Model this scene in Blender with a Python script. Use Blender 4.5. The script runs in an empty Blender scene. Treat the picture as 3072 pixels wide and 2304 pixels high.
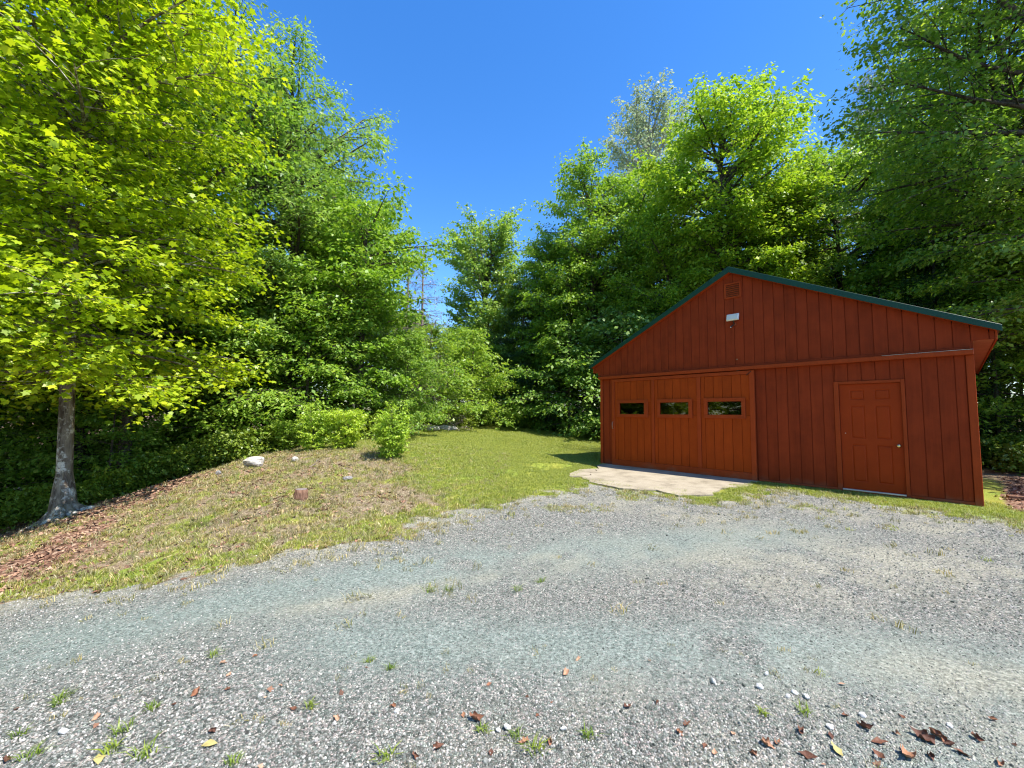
import bpy, math, random
import numpy as np
from mathutils import Vector, Matrix

# ------------------------------------------------------------------ camera, sky, sun, exposure
scn = bpy.context.scene
COL = scn.collection
CH = 1.378
cam_d = bpy.data.cameras.new('camera')
cam_d.sensor_fit = 'HORIZONTAL'; cam_d.sensor_width = 36.0
cam_d.lens = 36.0*1282.754/3072.0
cam_d.clip_start = 0.05; cam_d.clip_end = 2000.0
cam = bpy.data.objects.new('camera', cam_d); COL.objects.link(cam)
cam.matrix_world = Matrix.Translation((0, 0, CH)) @ Matrix.Rotation(math.pi/2+0.072, 4, 'X') @ Matrix.Rotation(0.0096, 4, 'Z')
scn.camera = cam

SUN_EL = math.radians(60.0)
SUN_H = Vector((0.799, -0.601, 0)).normalized()          # horizontal direction towards the sun
w = bpy.data.worlds.new('World'); scn.world = w; w.use_nodes = True
nt = w.node_tree; nt.nodes.clear()
sky = nt.nodes.new('ShaderNodeTexSky'); sky.sky_type = 'NISHITA'; sky.sun_disc = False
sky.sun_elevation = SUN_EL; sky.sun_rotation = math.atan2(SUN_H.x, SUN_H.y)
sky.altitude = 300; sky.air_density = 1.0; sky.dust_density = 0.3; sky.ozone_density = 2.0
hs = nt.nodes.new('ShaderNodeHueSaturation'); hs.inputs['Hue'].default_value = .507; hs.inputs['Saturation'].default_value = 1.34; hs.inputs['Value'].default_value = .98
bg = nt.nodes.new('ShaderNodeBackground'); bg.inputs['Strength'].default_value = 0.15
wo = nt.nodes.new('ShaderNodeOutputWorld')
nt.links.new(sky.outputs[0], hs.inputs['Color']); nt.links.new(hs.outputs[0], bg.inputs['Color']); nt.links.new(bg.outputs[0], wo.inputs[0])
sun_d = bpy.data.lights.new('sun', 'SUN'); sun_d.energy = 4.4; sun_d.angle = math.radians(0.53); sun_d.color = (1.0, 0.945, 0.86)
sun = bpy.data.objects.new('sun', sun_d); COL.objects.link(sun)
to_sun = Vector((SUN_H.x*math.cos(SUN_EL), SUN_H.y*math.cos(SUN_EL), math.sin(SUN_EL)))
sun.rotation_euler = (-to_sun).to_track_quat('-Z', 'Y').to_euler(); sun.location = (20, -16, 40)
vs = scn.view_settings
vs.view_transform = 'Standard'; vs.look = 'None'; vs.exposure = 1.15; vs.gamma = 1.0; vs.use_curve_mapping = False
scn.cycles.max_bounces = 6; scn.cycles.diffuse_bounces = 3; scn.cycles.glossy_bounces = 3
scn.cycles.transmission_bounces = 4; scn.cycles.transparent_max_bounces = 8
scn.cycles.caustics_reflective = False; scn.cycles.caustics_refractive = False
scn.cycles.use_denoising = True; scn.cycles.filter_width = 1.15

random.seed(4); RNG = np.random.default_rng(11)

# ------------------------------------------------------------------ helpers
def tag(o, label=None, cat=None, group=None, kind=None):
    if label: o['label'] = label
    if cat: o['category'] = cat
    if group: o['group'] = group
    if kind: o['kind'] = kind
    return o
def thing(name, label, cat, loc=(0, 0, 0), rz=0.0, group=None):
    o = bpy.data.objects.new(name, None); COL.objects.link(o)
    o.empty_display_size = 0.1
    o.location = loc; o.rotation_euler = (0, 0, rz)
    return tag(o, label, cat, group)
def link(name, me, mat=None, parent=None, loc=None, rot=None, scale=None):
    o = bpy.data.objects.new(name, me); COL.objects.link(o)
    if mat is not None and not me.materials: me.materials.append(mat)
    if parent: o.parent = parent
    if loc is not None: o.location = loc
    if rot is not None: o.rotation_euler = rot
    if scale is not None: o.scale = (scale,)*3 if isinstance(scale, (int, float)) else scale
    return o
def np_mesh(name, verts, loops, starts, totals, smooth=False):
    me = bpy.data.meshes.new(name)
    verts = np.ascontiguousarray(verts, dtype=np.float32)
    me.vertices.add(len(verts)); me.vertices.foreach_set('co', verts.ravel())
    me.loops.add(len(loops)); me.loops.foreach_set('vertex_index', np.ascontiguousarray(loops, dtype=np.int32))
    me.polygons.add(len(starts)); me.polygons.foreach_set('loop_start', np.ascontiguousarray(starts, dtype=np.int32))
    me.polygons.foreach_set('loop_total', np.ascontiguousarray(totals, dtype=np.int32))
    if smooth: me.polygons.foreach_set('use_smooth', np.ones(len(starts), dtype=bool))
    me.update(calc_edges=True)
    return me
def mesh_equal(name, verts, faces, smooth=False):           # faces: (N,k) array
    faces = np.asarray(faces); n, k = faces.shape
    return np_mesh(name, verts, faces.ravel(), np.arange(n)*k, np.full(n, k), smooth)
def mesh_py(name, v, f, smooth=False):
    me = bpy.data.meshes.new(name); me.from_pydata([tuple(map(float, a)) for a in v], [], f); me.update()
    if smooth: me.polygons.foreach_set('use_smooth', [True]*len(me.polygons))
    return me
def attr(me, name, vals, typ='FLOAT', dom='POINT'):
    a = me.attributes.new(name, typ, dom)
    if typ == 'FLOAT_VECTOR': a.data.foreach_set('vector', np.ascontiguousarray(vals, dtype=np.float32).ravel())
    elif typ == 'INT': a.data.foreach_set('value', np.ascontiguousarray(vals, dtype=np.int32))
    else: a.data.foreach_set('value', np.ascontiguousarray(vals, dtype=np.float32))
class MB:
    """collects closed shapes into one mesh"""
    def __init__(s): s.v = []; s.f = []
    def box(s, x0, x1, y0, y1, z0, z1, b=0.0):
        return s.prism([(x0, z0), (x1, z0), (x1, z1), (x0, z1)], y0, y1, b)
    def prism(s, poly, y0, y1, b=0.0):
        """poly in x,z (counter-clockwise seen from -y); front face at y0; b bevels the front edge"""
        n = len(poly); i = len(s.v)
        cx = sum(p[0] for p in poly)/n; cz = sum(p[1] for p in poly)/n
        if b > 0:
            q = []
            for k in range(n):
                a, c, d = Vector(poly[k-1]), Vector(poly[k]), Vector(poly[(k+1) % n])
                e1 = (c-a).normalized(); e2 = (d-c).normalized()
                n1 = Vector((-e1.y, e1.x)); n2 = Vector((-e2.y, e2.x))
                m = (n1+n2); m = m/max(0.3, m.dot(n1)) if m.length > 1e-6 else n1
                q.append((c.x+m.x*b, c.y+m.y*b))
            s.v += [(p[0], y0, p[1]) for p in q] + [(p[0], y0+b, p[1]) for p in poly] + [(p[0], y1, p[1]) for p in poly]
            s.f.append(list(range(i, i+n))); s.f.append(list(range(i+3*n-1, i+2*n-1, -1)))
            for k in range(n):
                k2 = (k+1) % n
                s.f.append([i+k, i+n+k, i+n+k2, i+k2]); s.f.append([i+n+k, i+2*n+k, i+2*n+k2, i+n+k2])
        else:
            s.v += [(p[0], y0, p[1]) for p in poly] + [(p[0], y1, p[1]) for p in poly]
            s.f.append(list(range(i, i+n))); s.f.append(list(range(i+2*n-1, i+n-1, -1)))
            for k in range(n):
                k2 = (k+1) % n; s.f.append([i+k, i+n+k, i+n+k2, i+k2])
        return s
    def tube(s, pts, rad, n=8, caps=True):
        pts = [Vector(p) for p in pts]; i0 = len(s.v); m = len(pts)
        if isinstance(rad, (int, float)): rad = [rad]*m
        up = Vector((0.13, 0.21, 1)).normalized()
        for k, p in enumerate(pts):
            d = (pts[min(k+1, m-1)]-pts[max(k-1, 0)]).normalized()
            a = d.cross(up) if abs(d.dot(up)) < 0.95 else d.cross(Vector((1, 0, 0)))
            a.normalize(); c = d.cross(a)
            for j in range(n):
                t = 2*math.pi*j/n; s.v.append(tuple(p+(a*math.cos(t)+c*math.sin(t))*rad[k]))
        for k in range(m-1):
            for j in range(n):
                j2 = (j+1) % n; s.f.append([i0+k*n+j, i0+k*n+j2, i0+(k+1)*n+j2, i0+(k+1)*n+j])
        if caps: s.f.append([i0+j for j in range(n-1, -1, -1)]); s.f.append([i0+(m-1)*n+j for j in range(n)])
        return s
    def build(s, name, mat=None, parent=None, smooth=False, **k):
        return link(name, mesh_py(name, s.v, s.f, smooth), mat, parent, **k)

def _hash(ix, iy, seed):
    h = (ix.astype(np.int64)*374761393 + iy.astype(np.int64)*668265263 + seed*1442695041) & 0xffffffff
    h = ((h ^ (h >> 13))*1274126177) & 0xffffffff
    return ((h ^ (h >> 16)) & 0xffff)/65535.0
def vnoise(x, y, seed=0):
    ix = np.floor(x); iy = np.floor(y); fx = x-ix; fy = y-iy
    fx = fx*fx*(3-2*fx); fy = fy*fy*(3-2*fy)
    a = _hash(ix, iy, seed); b = _hash(ix+1, iy, seed); c = _hash(ix, iy+1, seed); d = _hash(ix+1, iy+1, seed)
    return (a*(1-fx)+b*fx)*(1-fy)+(c*(1-fx)+d*fx)*fy
def fbm(x, y, seed=0, octv=4):
    r = 0; amp = 0.5; f = 1.0
    for o in range(octv): r = r+amp*vnoise(x*f+17.3*o, y*f-9.1*o, seed+o); amp *= 0.5; f *= 2.03
    return r/(1-0.5**octv)
def sstep(a, b, x):
    t = np.clip((x-a)/(b-a), 0, 1); return t*t*(3-2*t)

# ------------------------------------------------------------------ materials
def new_mat(name):
    m = bpy.data.materials.new(name); m.use_nodes = True; m.node_tree.nodes.clear()
    return m, m.node_tree.nodes, m.node_tree.links
def ramp(N, stops, interp='LINEAR'):
    r = N.new('ShaderNodeValToRGB'); r.color_ramp.interpolation = interp
    el = r.color_ramp.elements
    while len(el) < len(stops): el.new(0.5)
    for e, (p, c) in zip(el, stops): e.position = p; e.color = (*c, 1)
    return r
def mixc(N, L, fac, a, b, mode='MIX'):
    m = N.new('ShaderNodeMix'); m.data_type = 'RGBA'; m.blend_type = mode
    for sock, val in ((m.inputs[0], fac), (m.inputs[6], a), (m.inputs[7], b)):
        if hasattr(val, 'is_output') or isinstance(val, bpy.types.NodeSocket): L.new(val, sock)
        elif isinstance(val, (int, float)): sock.default_value = val
        else: sock.default_value = (*val, 1)
    return m.outputs[2]
def math_n(N, L, op, a, b=None, c=None, clamp=False):
    m = N.new('ShaderNodeMath'); m.operation = op; m.use_clamp = clamp
    for k, v in enumerate((a, b, c)):
        if v is None: continue
        if isinstance(v, bpy.types.NodeSocket): L.new(v, m.inputs[k])
        else: m.inputs[k].default_value = v
    return m.outputs[0]
def noise_n(N, L, vec, scale, detail=4, rough=0.55, dist=0.0):
    n = N.new('ShaderNodeTexNoise'); n.inputs['Scale'].default_value = scale; n.inputs['Detail'].default_value = detail
    n.inputs['Roughness'].default_value = rough; n.inputs['Distortion'].default_value = dist
    L.new(vec, n.inputs['Vector']); return n
def mapping(N, L, scale=(1, 1, 1), rot=(0, 0, 0), src='Object'):
    t = N.new('ShaderNodeTexCoord'); m = N.new('ShaderNodeMapping')
    m.inputs['Scale'].default_value = scale; m.inputs['Rotation'].default_value = rot
    L.new(t.outputs[src], m.inputs['Vector']); return m.outputs[0]
def finish(m, N, L, col, rough=0.7, bump=None, bump_s=0.3, bump_d=0.01, spec=0.35, metallic=0.0):
    p = N.new('ShaderNodeBsdfPrincipled'); o = N.new('ShaderNodeOutputMaterial')
    if isinstance(col, bpy.types.NodeSocket): L.new(col, p.inputs['Base Color'])
    else: p.inputs['Base Color'].default_value = (*col, 1)
    if isinstance(rough, bpy.types.NodeSocket): L.new(rough, p.inputs['Roughness'])
    else: p.inputs['Roughness'].default_value = rough
    p.inputs['Specular IOR Level'].default_value = spec; p.inputs['Metallic'].default_value = metallic
    if bump is not None:
        b = N.new('ShaderNodeBump'); b.inputs['Strength'].default_value = bump_s; b.inputs['Distance'].default_value = bump_d
        L.new(bump, b.inputs['Height']); L.new(b.outputs[0], p.inputs['Normal'])
    L.new(p.outputs[0], o.inputs[0]); return m

def mat_paint(name, base, var=0.25, rough=0.75, grain=True):
    """stained wood siding: long grain, blotches of uneven stain, a different tone per plank"""
    m, N, L = new_mat(name)
    oi = N.new('ShaderNodeObjectInfo')
    tc = N.new('ShaderNodeTexCoord')
    off = N.new('ShaderNodeVectorMath'); off.operation = 'SCALE'; L.new(tc.outputs['Object'], off.inputs[0]); off.inputs['Scale'].default_value = 1.0
    ad = N.new('ShaderNodeVectorMath'); ad.operation = 'ADD'; L.new(off.outputs[0], ad.inputs[0])
    cb = N.new('ShaderNodeCombineXYZ'); r9 = math_n(N, L, 'MULTIPLY', oi.outputs['Random'], 37.0); L.new(r9, cb.inputs[1]); L.new(cb.outputs[0], ad.inputs[1])
    mp = N.new('ShaderNodeMapping'); mp.inputs['Scale'].default_value = (60, 60, 3.0); L.new(ad.outputs[0], mp.inputs['Vector'])
    g = noise_n(N, L, mp.outputs[0], 1.0, 5, 0.6)
    bl = noise_n(N, L, ad.outputs[0], 3.2, 4, 0.6)
    tone = math_n(N, L, 'MULTIPLY_ADD', bl.outputs['Fac'], 0.6, 0.0)
    tone = math_n(N, L, 'MULTIPLY_ADD', oi.outputs['Random'], 0.14, math_n(N, L, 'ADD', tone, 0.07))
    tone = math_n(N, L, 'MULTIPLY_ADD', g.outputs['Fac'], 0.3, tone)
    mp2 = N.new('ShaderNodeMapping'); mp2.inputs['Scale'].default_value = (11, 11, .55); L.new(ad.outputs[0], mp2.inputs['Vector'])
    stn = noise_n(N, L, mp2.outputs[0], 1.0, 4, .6); tone = math_n(N, L, 'MULTIPLY_ADD', stn.outputs['Fac'], .5, math_n(N, L, 'SUBTRACT', tone, .25))
    d = tuple(c*(1-var) for c in base); h = tuple(min(1, c*(1+var)) for c in base)
    r = ramp(N, [(0.32, d), (0.58, base), (0.85, h)]); L.new(tone, r.inputs[0])
    # rain-splashed soil along the foot of the boards
    sz_ = N.new('ShaderNodeSeparateXYZ'); L.new(tc.outputs['Object'], sz_.inputs[0])
    sp = math_n(N, L, 'MULTIPLY_ADD', sz_.outputs[2], -3.2, math_n(N, L, 'MULTIPLY_ADD', bl.outputs['Fac'], 1.5, -.12)); spr = ramp(N, [(.25, (0, 0, 0)), (.9, (.55, .55, .55))]); L.new(sp, spr.inputs[0])
    cc = mixc(N, L, spr.outputs[0], r.outputs[0], (.17, .115, .075))
    return finish(m, N, L, cc, rough, g.outputs['Fac'], 0.35, 0.004, 0.12)
def mat_plain(name, base, rough=0.5, metallic=0.0, var=0.12, scale=9.0, spec=0.4):
    m, N, L = new_mat(name)
    n = noise_n(N, L, mapping(N, L), scale, 5, 0.6)
    r = ramp(N, [(0.3, tuple(c*(1-var) for c in base)), (0.7, tuple(min(1, c*(1+var)) for c in base))]); L.new(n.outputs['Fac'], r.inputs[0])
    return finish(m, N, L, r.outputs[0], rough, n.outputs['Fac'], 0.1, 0.004, spec, metallic)
def mat_leaf(name, cols, trans=0.42, tcol=(1.15, 1.1, 0.45), rough=0.42, objvar=0.25, spec=0.5):
    """leaf: reflected and transmitted light, a tone per leaf and per tree"""
    m, N, L = new_mat(name)
    a = N.new('ShaderNodeAttribute'); a.attribute_name = 'rnd'
    oi = N.new('ShaderNodeObjectInfo')
    r = ramp(N, [(i/(len(cols)-1), c) for i, c in enumerate(cols)]); L.new(a.outputs['Fac'], r.inputs[0])
    r2 = ramp(N, [(0.0, (1-objvar, 1-objvar*0.8, 1-objvar*0.3)), (0.5, (1, 1, 1)), (1.0, (1+objvar*0.8, 1+objvar*0.35, 1-objvar*0.5))]); L.new(oi.outputs['Random'], r2.inputs[0])
    c = mixc(N, L, 1.0, r.outputs[0], r2.outputs[0], 'MULTIPLY')
    tc = mixc(N, L, 1.0, c, tcol, 'MULTIPLY')
    p = N.new('ShaderNodeBsdfPrincipled'); p.inputs['Roughness'].default_value = rough; p.inputs['Specular IOR Level'].default_value = spec
    L.new(c, p.inputs['Base Color'])
    t = N.new('ShaderNodeBsdfTranslucent'); L.new(tc, t.inputs['Color'])
    mx = N.new('ShaderNodeMixShader'); mx.inputs[0].default_value = trans
    o = N.new('ShaderNodeOutputMaterial')
    L.new(p.outputs[0], mx.inputs[1]); L.new(t.outputs[0], mx.inputs[2]); L.new(mx.outputs[0], o.inputs[0])
    return m
def mat_bark(name, dark, light, patch=None, patch_at=0.62, scale=1.0):
    m, N, L = new_mat(name)
    v = mapping(N, L, (14*scale, 14*scale, 2.4*scale))
    g = noise_n(N, L, v, 1.0, 6, 0.65, 0.6)
    r = ramp(N, [(0.35, dark), (0.7, light)]); L.new(g.outputs['Fac'], r.inputs[0]); c = r.outputs[0]
    if patch:
        n2 = noise_n(N, L, mapping(N, L, (1, 1, 1)), 5.5*scale, 6, 0.7)
        k = ramp(N, [(patch_at-0.05, (0, 0, 0)), (patch_at+0.05, (1, 1, 1))]); L.new(n2.outputs['Fac'], k.inputs[0])
        c = mixc(N, L, k.outputs[0], c, patch)
    return finish(m, N, L, c, 0.9, g.outputs['Fac'], 0.9, 0.03, 0.15)

M = {}
RED = (0.265, 0.036, 0.009)
M['siding'] = mat_paint('red_brown_stain', RED, 0.3)
M['siding_door'] = mat_paint('red_brown_door_stain', (0.36, 0.050, 0.005), 0.2)
M['trim'] = mat_paint('red_brown_trim_paint', (0.35, 0.050, 0.010), 0.2, 0.6)
M['steel_door'] = mat_plain('painted_steel_door', (0.35, 0.042, 0.006), 0.6, 0, 0.08, 2.5, .12)
M['soffit'] = mat_paint('bounce_lit_soffit', (0.42, 0.13, 0.07), 0.2)  # paler orange puts bounced light into the soffit colour
M['green_metal'] = mat_plain('green_roof_metal', (0.004, 0.05, 0.032), 0.4, 0, 0.12, 3)
M['dark'] = mat_plain('dark_vent_shade', (0.06, 0.04, 0.03), 0.9)
M['white_plastic'] = mat_plain('white_lamp_housing', (0.8, 0.79, 0.72), 0.4, 0, 0.04)
M['lens'] = mat_plain('frosted_lamp_lens', (0.72, 0.70, 0.60), 0.25, 0, 0.05, 60)
M['dark_metal'] = mat_plain('dark_bracket_metal', (0.05, 0.035, 0.03), 0.45, 0.6)
M['brass'] = mat_plain('brass', (0.80, 0.62, 0.32), 0.2, 1.0, 0.05)
M['alu'] = mat_plain('aluminium', (0.75, 0.76, 0.78), 0.35, 0.9, 0.08)
M['galv'] = mat_plain('worn_pull_metal', (0.42, 0.30, 0.22), 0.4, 0.7)
M['block'] = mat_plain('grey_concrete_block', (0.42, 0.42, 0.42), 0.9, 0, 0.2)
def _glass():
    m, N, L = new_mat('window_glass')
    p = N.new('ShaderNodeBsdfPrincipled'); o = N.new('ShaderNodeOutputMaterial')
    p.inputs['Base Color'].default_value = (0.75, 0.8, 0.78, 1); p.inputs['Roughness'].default_value = 0.01
    p.inputs['Transmission Weight'].default_value = 1.0; p.inputs['IOR'].default_value = 1.5
    L.new(p.outputs[0], o.inputs[0]); return m
M['glass'] = _glass()

# ------------------------------------------------------------------ the lie of the land
UD = np.array([0.65615, -0.75463]); INW = np.array([0.75463, 0.65615]); FC = np.array([5.041, 9.687])   # garage facade: along, inward, centre
RZ = math.atan2(UD[1], UD[0])
def fpt(u, out=0.0):                       # a point u along the facade, out metres in front of it
    p = FC+UD*u-INW*out; return float(p[0]), float(p[1])
ctrl = [(0, 0, -.20), (-2.3, 2.0, -.24), (2.3, 2.0, -.17), (0, 3.5, -.17), (3, 4, -.10), (-4, -3, -.4), (5, -4, -.2), (6, 2.5, -.10), (9, 4, -.05),
        (-4.95, 4.29, -.50), (-3.79, 4.5, -.37), (-2.14, 5.04, -.20), (-.88, 6.5, -.10), (1.2, 8.5, -.02), (-7, 3.9, -.82), (-10, 3.5, -1.2), (-5, 1.5, -.55), (-9, 0, -1.0),
        (*fpt(-3.7), 0), (*fpt(0), 0), (*fpt(3.7), 0), (*fpt(-3.7, -7), .03), (*fpt(3.7, -7), .05), (*fpt(-1, 2.9), -.04), (*fpt(2, 2), -.04), (*fpt(3.8, 1), -.02),
        (-7.95, 7.6, -.52), (-5.37, 9.0, .25), (-4.4, 7.8, .08), (-3.3, 7.0, .04), (-2.65, 9.5, .42), (-4.24, 11, .49), (-6.0, 11.2, .33), (-9.3, 7.4, -1.0), (-6.3, 6.2, -.42), (-5.2, 6.4, -.28),
        (-8.0, 9.6, -.32), (-9.5, 12, -.5), (-13, 9, -1.7), (-14, 16, -1.2), (-9, 17, .1), (-20, 12, -2.4), (-20, 24, -1.5),
        (-.6, 10.5, .28), (1.2, 13.5, .10), (-2, 14, .50), (1, 18, .30), (4.8, 24, .37), (-2.54, 22, .74), (-5.5, 18, .72), (10, 22, .3), (0, 32, .7), (14, 30, .4), (-14, 34, .3),
        (14, 10, .12), (20, 12, .2), (22, 24, .4), (12, 0, -.1), (30, 5, .2), (-30, 0, -3), (-30, 40, -1), (30, 45, .6), (0, 60, .8), (0, -25, -.6), (30, -25, -.4), (-30, -25, -2.5)]
CP = np.array(ctrl, float)
def _U(r2): return np.where(r2 > 1e-12, 0.5*r2*np.log(np.maximum(r2, 1e-12)), 0)
def _tps():
    n = len(CP); d2 = ((CP[:, None, :2]-CP[None, :, :2])**2).sum(-1)
    A = np.zeros((n+3, n+3)); A[:n, :n] = _U(d2)+np.eye(n)*0.4
    A[:n, n] = 1; A[:n, n+1:] = CP[:, :2]; A[n, :n] = 1; A[n+1:, :n] = CP[:, :2].T
    return np.linalg.solve(A, np.r_[CP[:, 2], 0, 0, 0])
TW = _tps()
def hgt(x, y):
    x = np.asarray(x, float); y = np.asarray(y, float); sh = x.shape
    xf = np.clip(x.ravel(), -45, 45); yf = np.clip(y.ravel(), -35, 70)
    z = TW[-3]+TW[-2]*xf+TW[-1]*yf
    for i in range(len(CP)): z = z+TW[i]*_U((xf-CP[i, 0])**2+(yf-CP[i, 1])**2)
    # the building stands on level ground
    u = (xf-FC[0])*UD[0]+(yf-FC[1])*UD[1]; dn = (xf-FC[0])*INW[0]+(yf-FC[1])*INW[1]
    d = np.maximum(np.maximum(np.abs(u)-3.9, 0), np.maximum(-dn-0.3, np.maximum(dn-7.6, 0)))
    k = 1-sstep(0, 1.6, d)
    return (z*(1-k)+(-0.012)*k).reshape(sh)
def gz(x, y): return float(hgt(np.array([x]), np.array([y]))[0])

EDGE = [(-60, 2.0), (-12, 3.3), (-7, 3.95), (-4.95, 4.29), (-3.79, 4.5), (-2.14, 5.04), (-1.35, 5.8), (-.75, 6.75), (.1, 7.5), (.9, 8.2), (1.45, 8.9), (1.7, 9.3),
        (2.4, 8.6), (3.4, 7.45), fpt(0.9, 2.3), fpt(0.8, 0.75), fpt(2.2, 0.8), fpt(3.7, 0.95), fpt(4.6, 1.1), (10, 4.0), (16, 2.2), (60, 0), (60, -60), (-60, -60)]
EP = np.array(EDGE, float)
def sdist(x, y):                           # >0 inside the gravel
    sh = x.shape; x = x.ravel(); y = y.ravel(); best = np.full(x.shape, 1e9); ins = np.zeros(x.shape, bool)
    for i in range(len(EP)):
        ax, ay = EP[i]; bx, by = EP[(i+1) % len(EP)]; dx, dy = bx-ax, by-ay
        t = np.clip(((x-ax)*dx+(y-ay)*dy)/(dx*dx+dy*dy), 0, 1)
        best = np.minimum(best, np.hypot(x-ax-t*dx, y-ay-t*dy))
        if abs(dy) > 1e-9:
            c = ((ay > y) != (by > y)) & (x < (bx-ax)*(y-ay)/dy+ax); ins ^= c
    return np.where(ins, best, -best).reshape(sh)
def blob(x, y, cx, cy, rx, ry, a=0.0):
    c, s = math.cos(a), math.sin(a); X = (x-cx)*c+(y-cy)*s; Y = -(x-cx)*s+(y-cy)*c
    return np.exp(-((X/rx)**2+(Y/ry)**2))
def masks(x, y):
    n1 = fbm(x*1.3, y*1.3, 3); n2 = fbm(x*5, y*5, 8, 3); n3 = fbm(x*0.5, y*0.5, 21)
    sd = sdist(x, y)+(n1-0.5)*0.6+(n2-0.5)*1.0
    gravel = sstep(-0.45, 0.5, sd)
    u = (x-FC[0])*UD[0]+(y-FC[1])*UD[1]; o = -((x-FC[0])*INW[0]+(y-FC[1])*INW[1])
    # grass: lawn behind the gravel, thin on the bank, none in the wood
    lawn = sstep(-3.4, -1.2, x+0.5*(y-9.5)+(n1-.5)*1.8)*(1-sstep(23.5, 24.6, y+0.07*x*0+(n1-.5)*1.0))
    lawn = np.maximum(lawn, 0.85*sstep(10.2, 11.4, y)*sstep(-6.2, -4.8, x)*(1-sstep(23, 24, y)))
    lawn *= 1-sstep(6.5, 8.5, x-0.2*(y-12))*sstep(8, 12, y)
    bank = sstep(-9.5, -6.3, x-0.45*(y-7)+(n1-.5)*2.2)*(1-sstep(10.6, 12.0, y-0.12*(x+6)+(n2-.5)))
    edgeband = np.exp(-((sd+0.28)/0.33)**2)*sstep(-14, -6, x)*(1-sstep(1, 2, x))
    grass = np.maximum(lawn, bank*(0.24+0.9*(n1-.5)+0.6*(n2-.5)))
    grass = np.maximum(grass, edgeband*0.95)
    strip = sstep(0.25, .5, o)*(1-sstep(1.2, 2.1, o+(n1-.5)*1.6))*sstep(0.5, 1.3, u)*(1-sstep(5.5, 7, u))
    side = sstep(3.6, 4.2, u)*(1-sstep(6.0, 9, u))*np.exp(-((o-1.0)/0.45)**2)
    patch = sstep(.50, .66, n1)*(0.5*np.exp(-((sd-0.7)/0.9)**2)*sstep(-2, -.5, x))
    grass = np.maximum(grass*(1-gravel), np.maximum(np.maximum(strip*.75*sstep(.47, .66, n1*.5+n2*.5), side*sstep(.35, .55, n2)), patch))
    grass = np.where(sd < -0.3, grass, np.minimum(grass, 0.95))
    back = sstep(3.75, 4.1, u)*sstep(-.45, -.1, -o)      # beyond the right-hand wall: leaf litter, then weeds
    grass = grass*(1-back)
    litter = (1-sstep(-6.9, -4.7, x+0.5*(y-7)+(n1-.5)*1.8))+back*0.9
    litter = np.maximum(litter, 0.75*blob(x, y, -5.0, 8.5, .7, .5)+0.6*blob(x, y, -5.9, 7.4, .7, .5))
    litter = np.clip(litter, 0, 1)*(1-gravel)
    dust = np.clip(.9*blob(x, y, -1.0, 3.9, 1.1, .22, .35)+.8*blob(x, y, .35, 4.6, .5, .28, .5)+.75*blob(x, y, 2.6, 4.3, 1.7, .8, -.2)+.7*blob(x, y, 4.6, 4.4, 1.6, .6, -.5)
                   + .8*np.exp(-((sd-0.15)/0.35)**2)+.8*blob(x, y, 2.2, 6.9, 1.6, .6, -.7)+.8*blob(x, y, 5.2, 6.4, 1.8, .6, -.85)+.5*blob(x, y, 3.0, 2.5, .8, .35, -.3)+.35*sstep(.55, .75, n3), 0, 1)
    dust = np.clip(dust*1.25*sstep(.28, .68, n2*.6+n1*.4), 0, 1)
    # wheel tracks: bare, finer, greener stone
    y1 = 4.75+np.where(x < 0, .42, .20)*x; y2 = 3.0-.06*x
    tr = np.exp(-((y-y1)/(.62+.1*np.abs(x)*0))**2)*(1-sstep(2.6, 5.0, x))+np.exp(-((y-y2)/.42)**2)*sstep(-2.2, -.8, x)*(1-sstep(2.4, 4.0, x))+.8*blob(x, y, 3.4, 2.2, .8, .5, .2)+.6*blob(x, y, 1.9, 2.0, .6, .25, .2)
    track = np.clip(tr*1.15*sstep(.18, .52, n1*.6+n2*.4), 0, 1)
    soil = np.clip(blob(x, y, -3.55, 6.55, .5, .16, .3)+blob(x, y, -4.4, 6.2, .32, .12, .2)+.8*blob(x, y, -3.1, 7.0, .3, .14, .5), 0, 1)*sstep(.35, .6, n2)
    return dict(gravel=gravel, grass=np.clip(grass, 0, 1), litter=litter, dust=dust, track=track, soil=soil, sd=sd, lawn=lawn)

def spaced(lo, hi, flo, fhi, fine, grow=1.16):
    mid = list(np.arange(flo, fhi+1e-6, fine)); s = fine
    a = []; p = flo
    while p > lo: s *= grow; p -= s; a.append(p)
    b = []; p = mid[-1]; s = fine
    while p < hi: s *= grow; p += s; b.append(p)
    return np.array(a[::-1]+mid+b)
XS = spaced(-420, 420, -8.5, 8.5, 0.06); YS = spaced(-300, 520, 1.2, 12.5, 0.06)
GX, GY = np.meshgrid(XS, YS); MK = masks(GX, GY)
GZ = hgt(GX, GY)
near = (np.abs(GX) < 14) & (GY > -2) & (GY < 26)
GZ = GZ+np.where(near, (1-MK['gravel'])*((fbm(GX*2.2, GY*2.2, 31)-.5)*0.10+(fbm(GX*9, GY*9, 33, 3)-.5)*0.05*(1-0.6*MK['lawn']))
                 + MK['gravel']*((fbm(GX*1.2, GY*1.2, 35)-.5)*0.05+(fbm(GX*14, GY*14, 36, 2)-.5)*0.014)
                 - MK['soil']*0.06, 0)
_u = (GX-FC[0])*UD[0]+(GY-FC[1])*UD[1]; _o = -((GX-FC[0])*INW[0]+(GY-FC[1])*INW[1])
GZ = np.where((np.abs(_u) < 3.85) & (_o < 0.25) & (_o > -7.5), np.minimum(GZ, -0.015), GZ)
GZ = np.where((_u > -3.9) & (_u < 1.0) & (_o > 0) & (_o < 3.1), np.minimum(GZ, -0.028*_o+0.0), GZ)   # under the concrete apron

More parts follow.
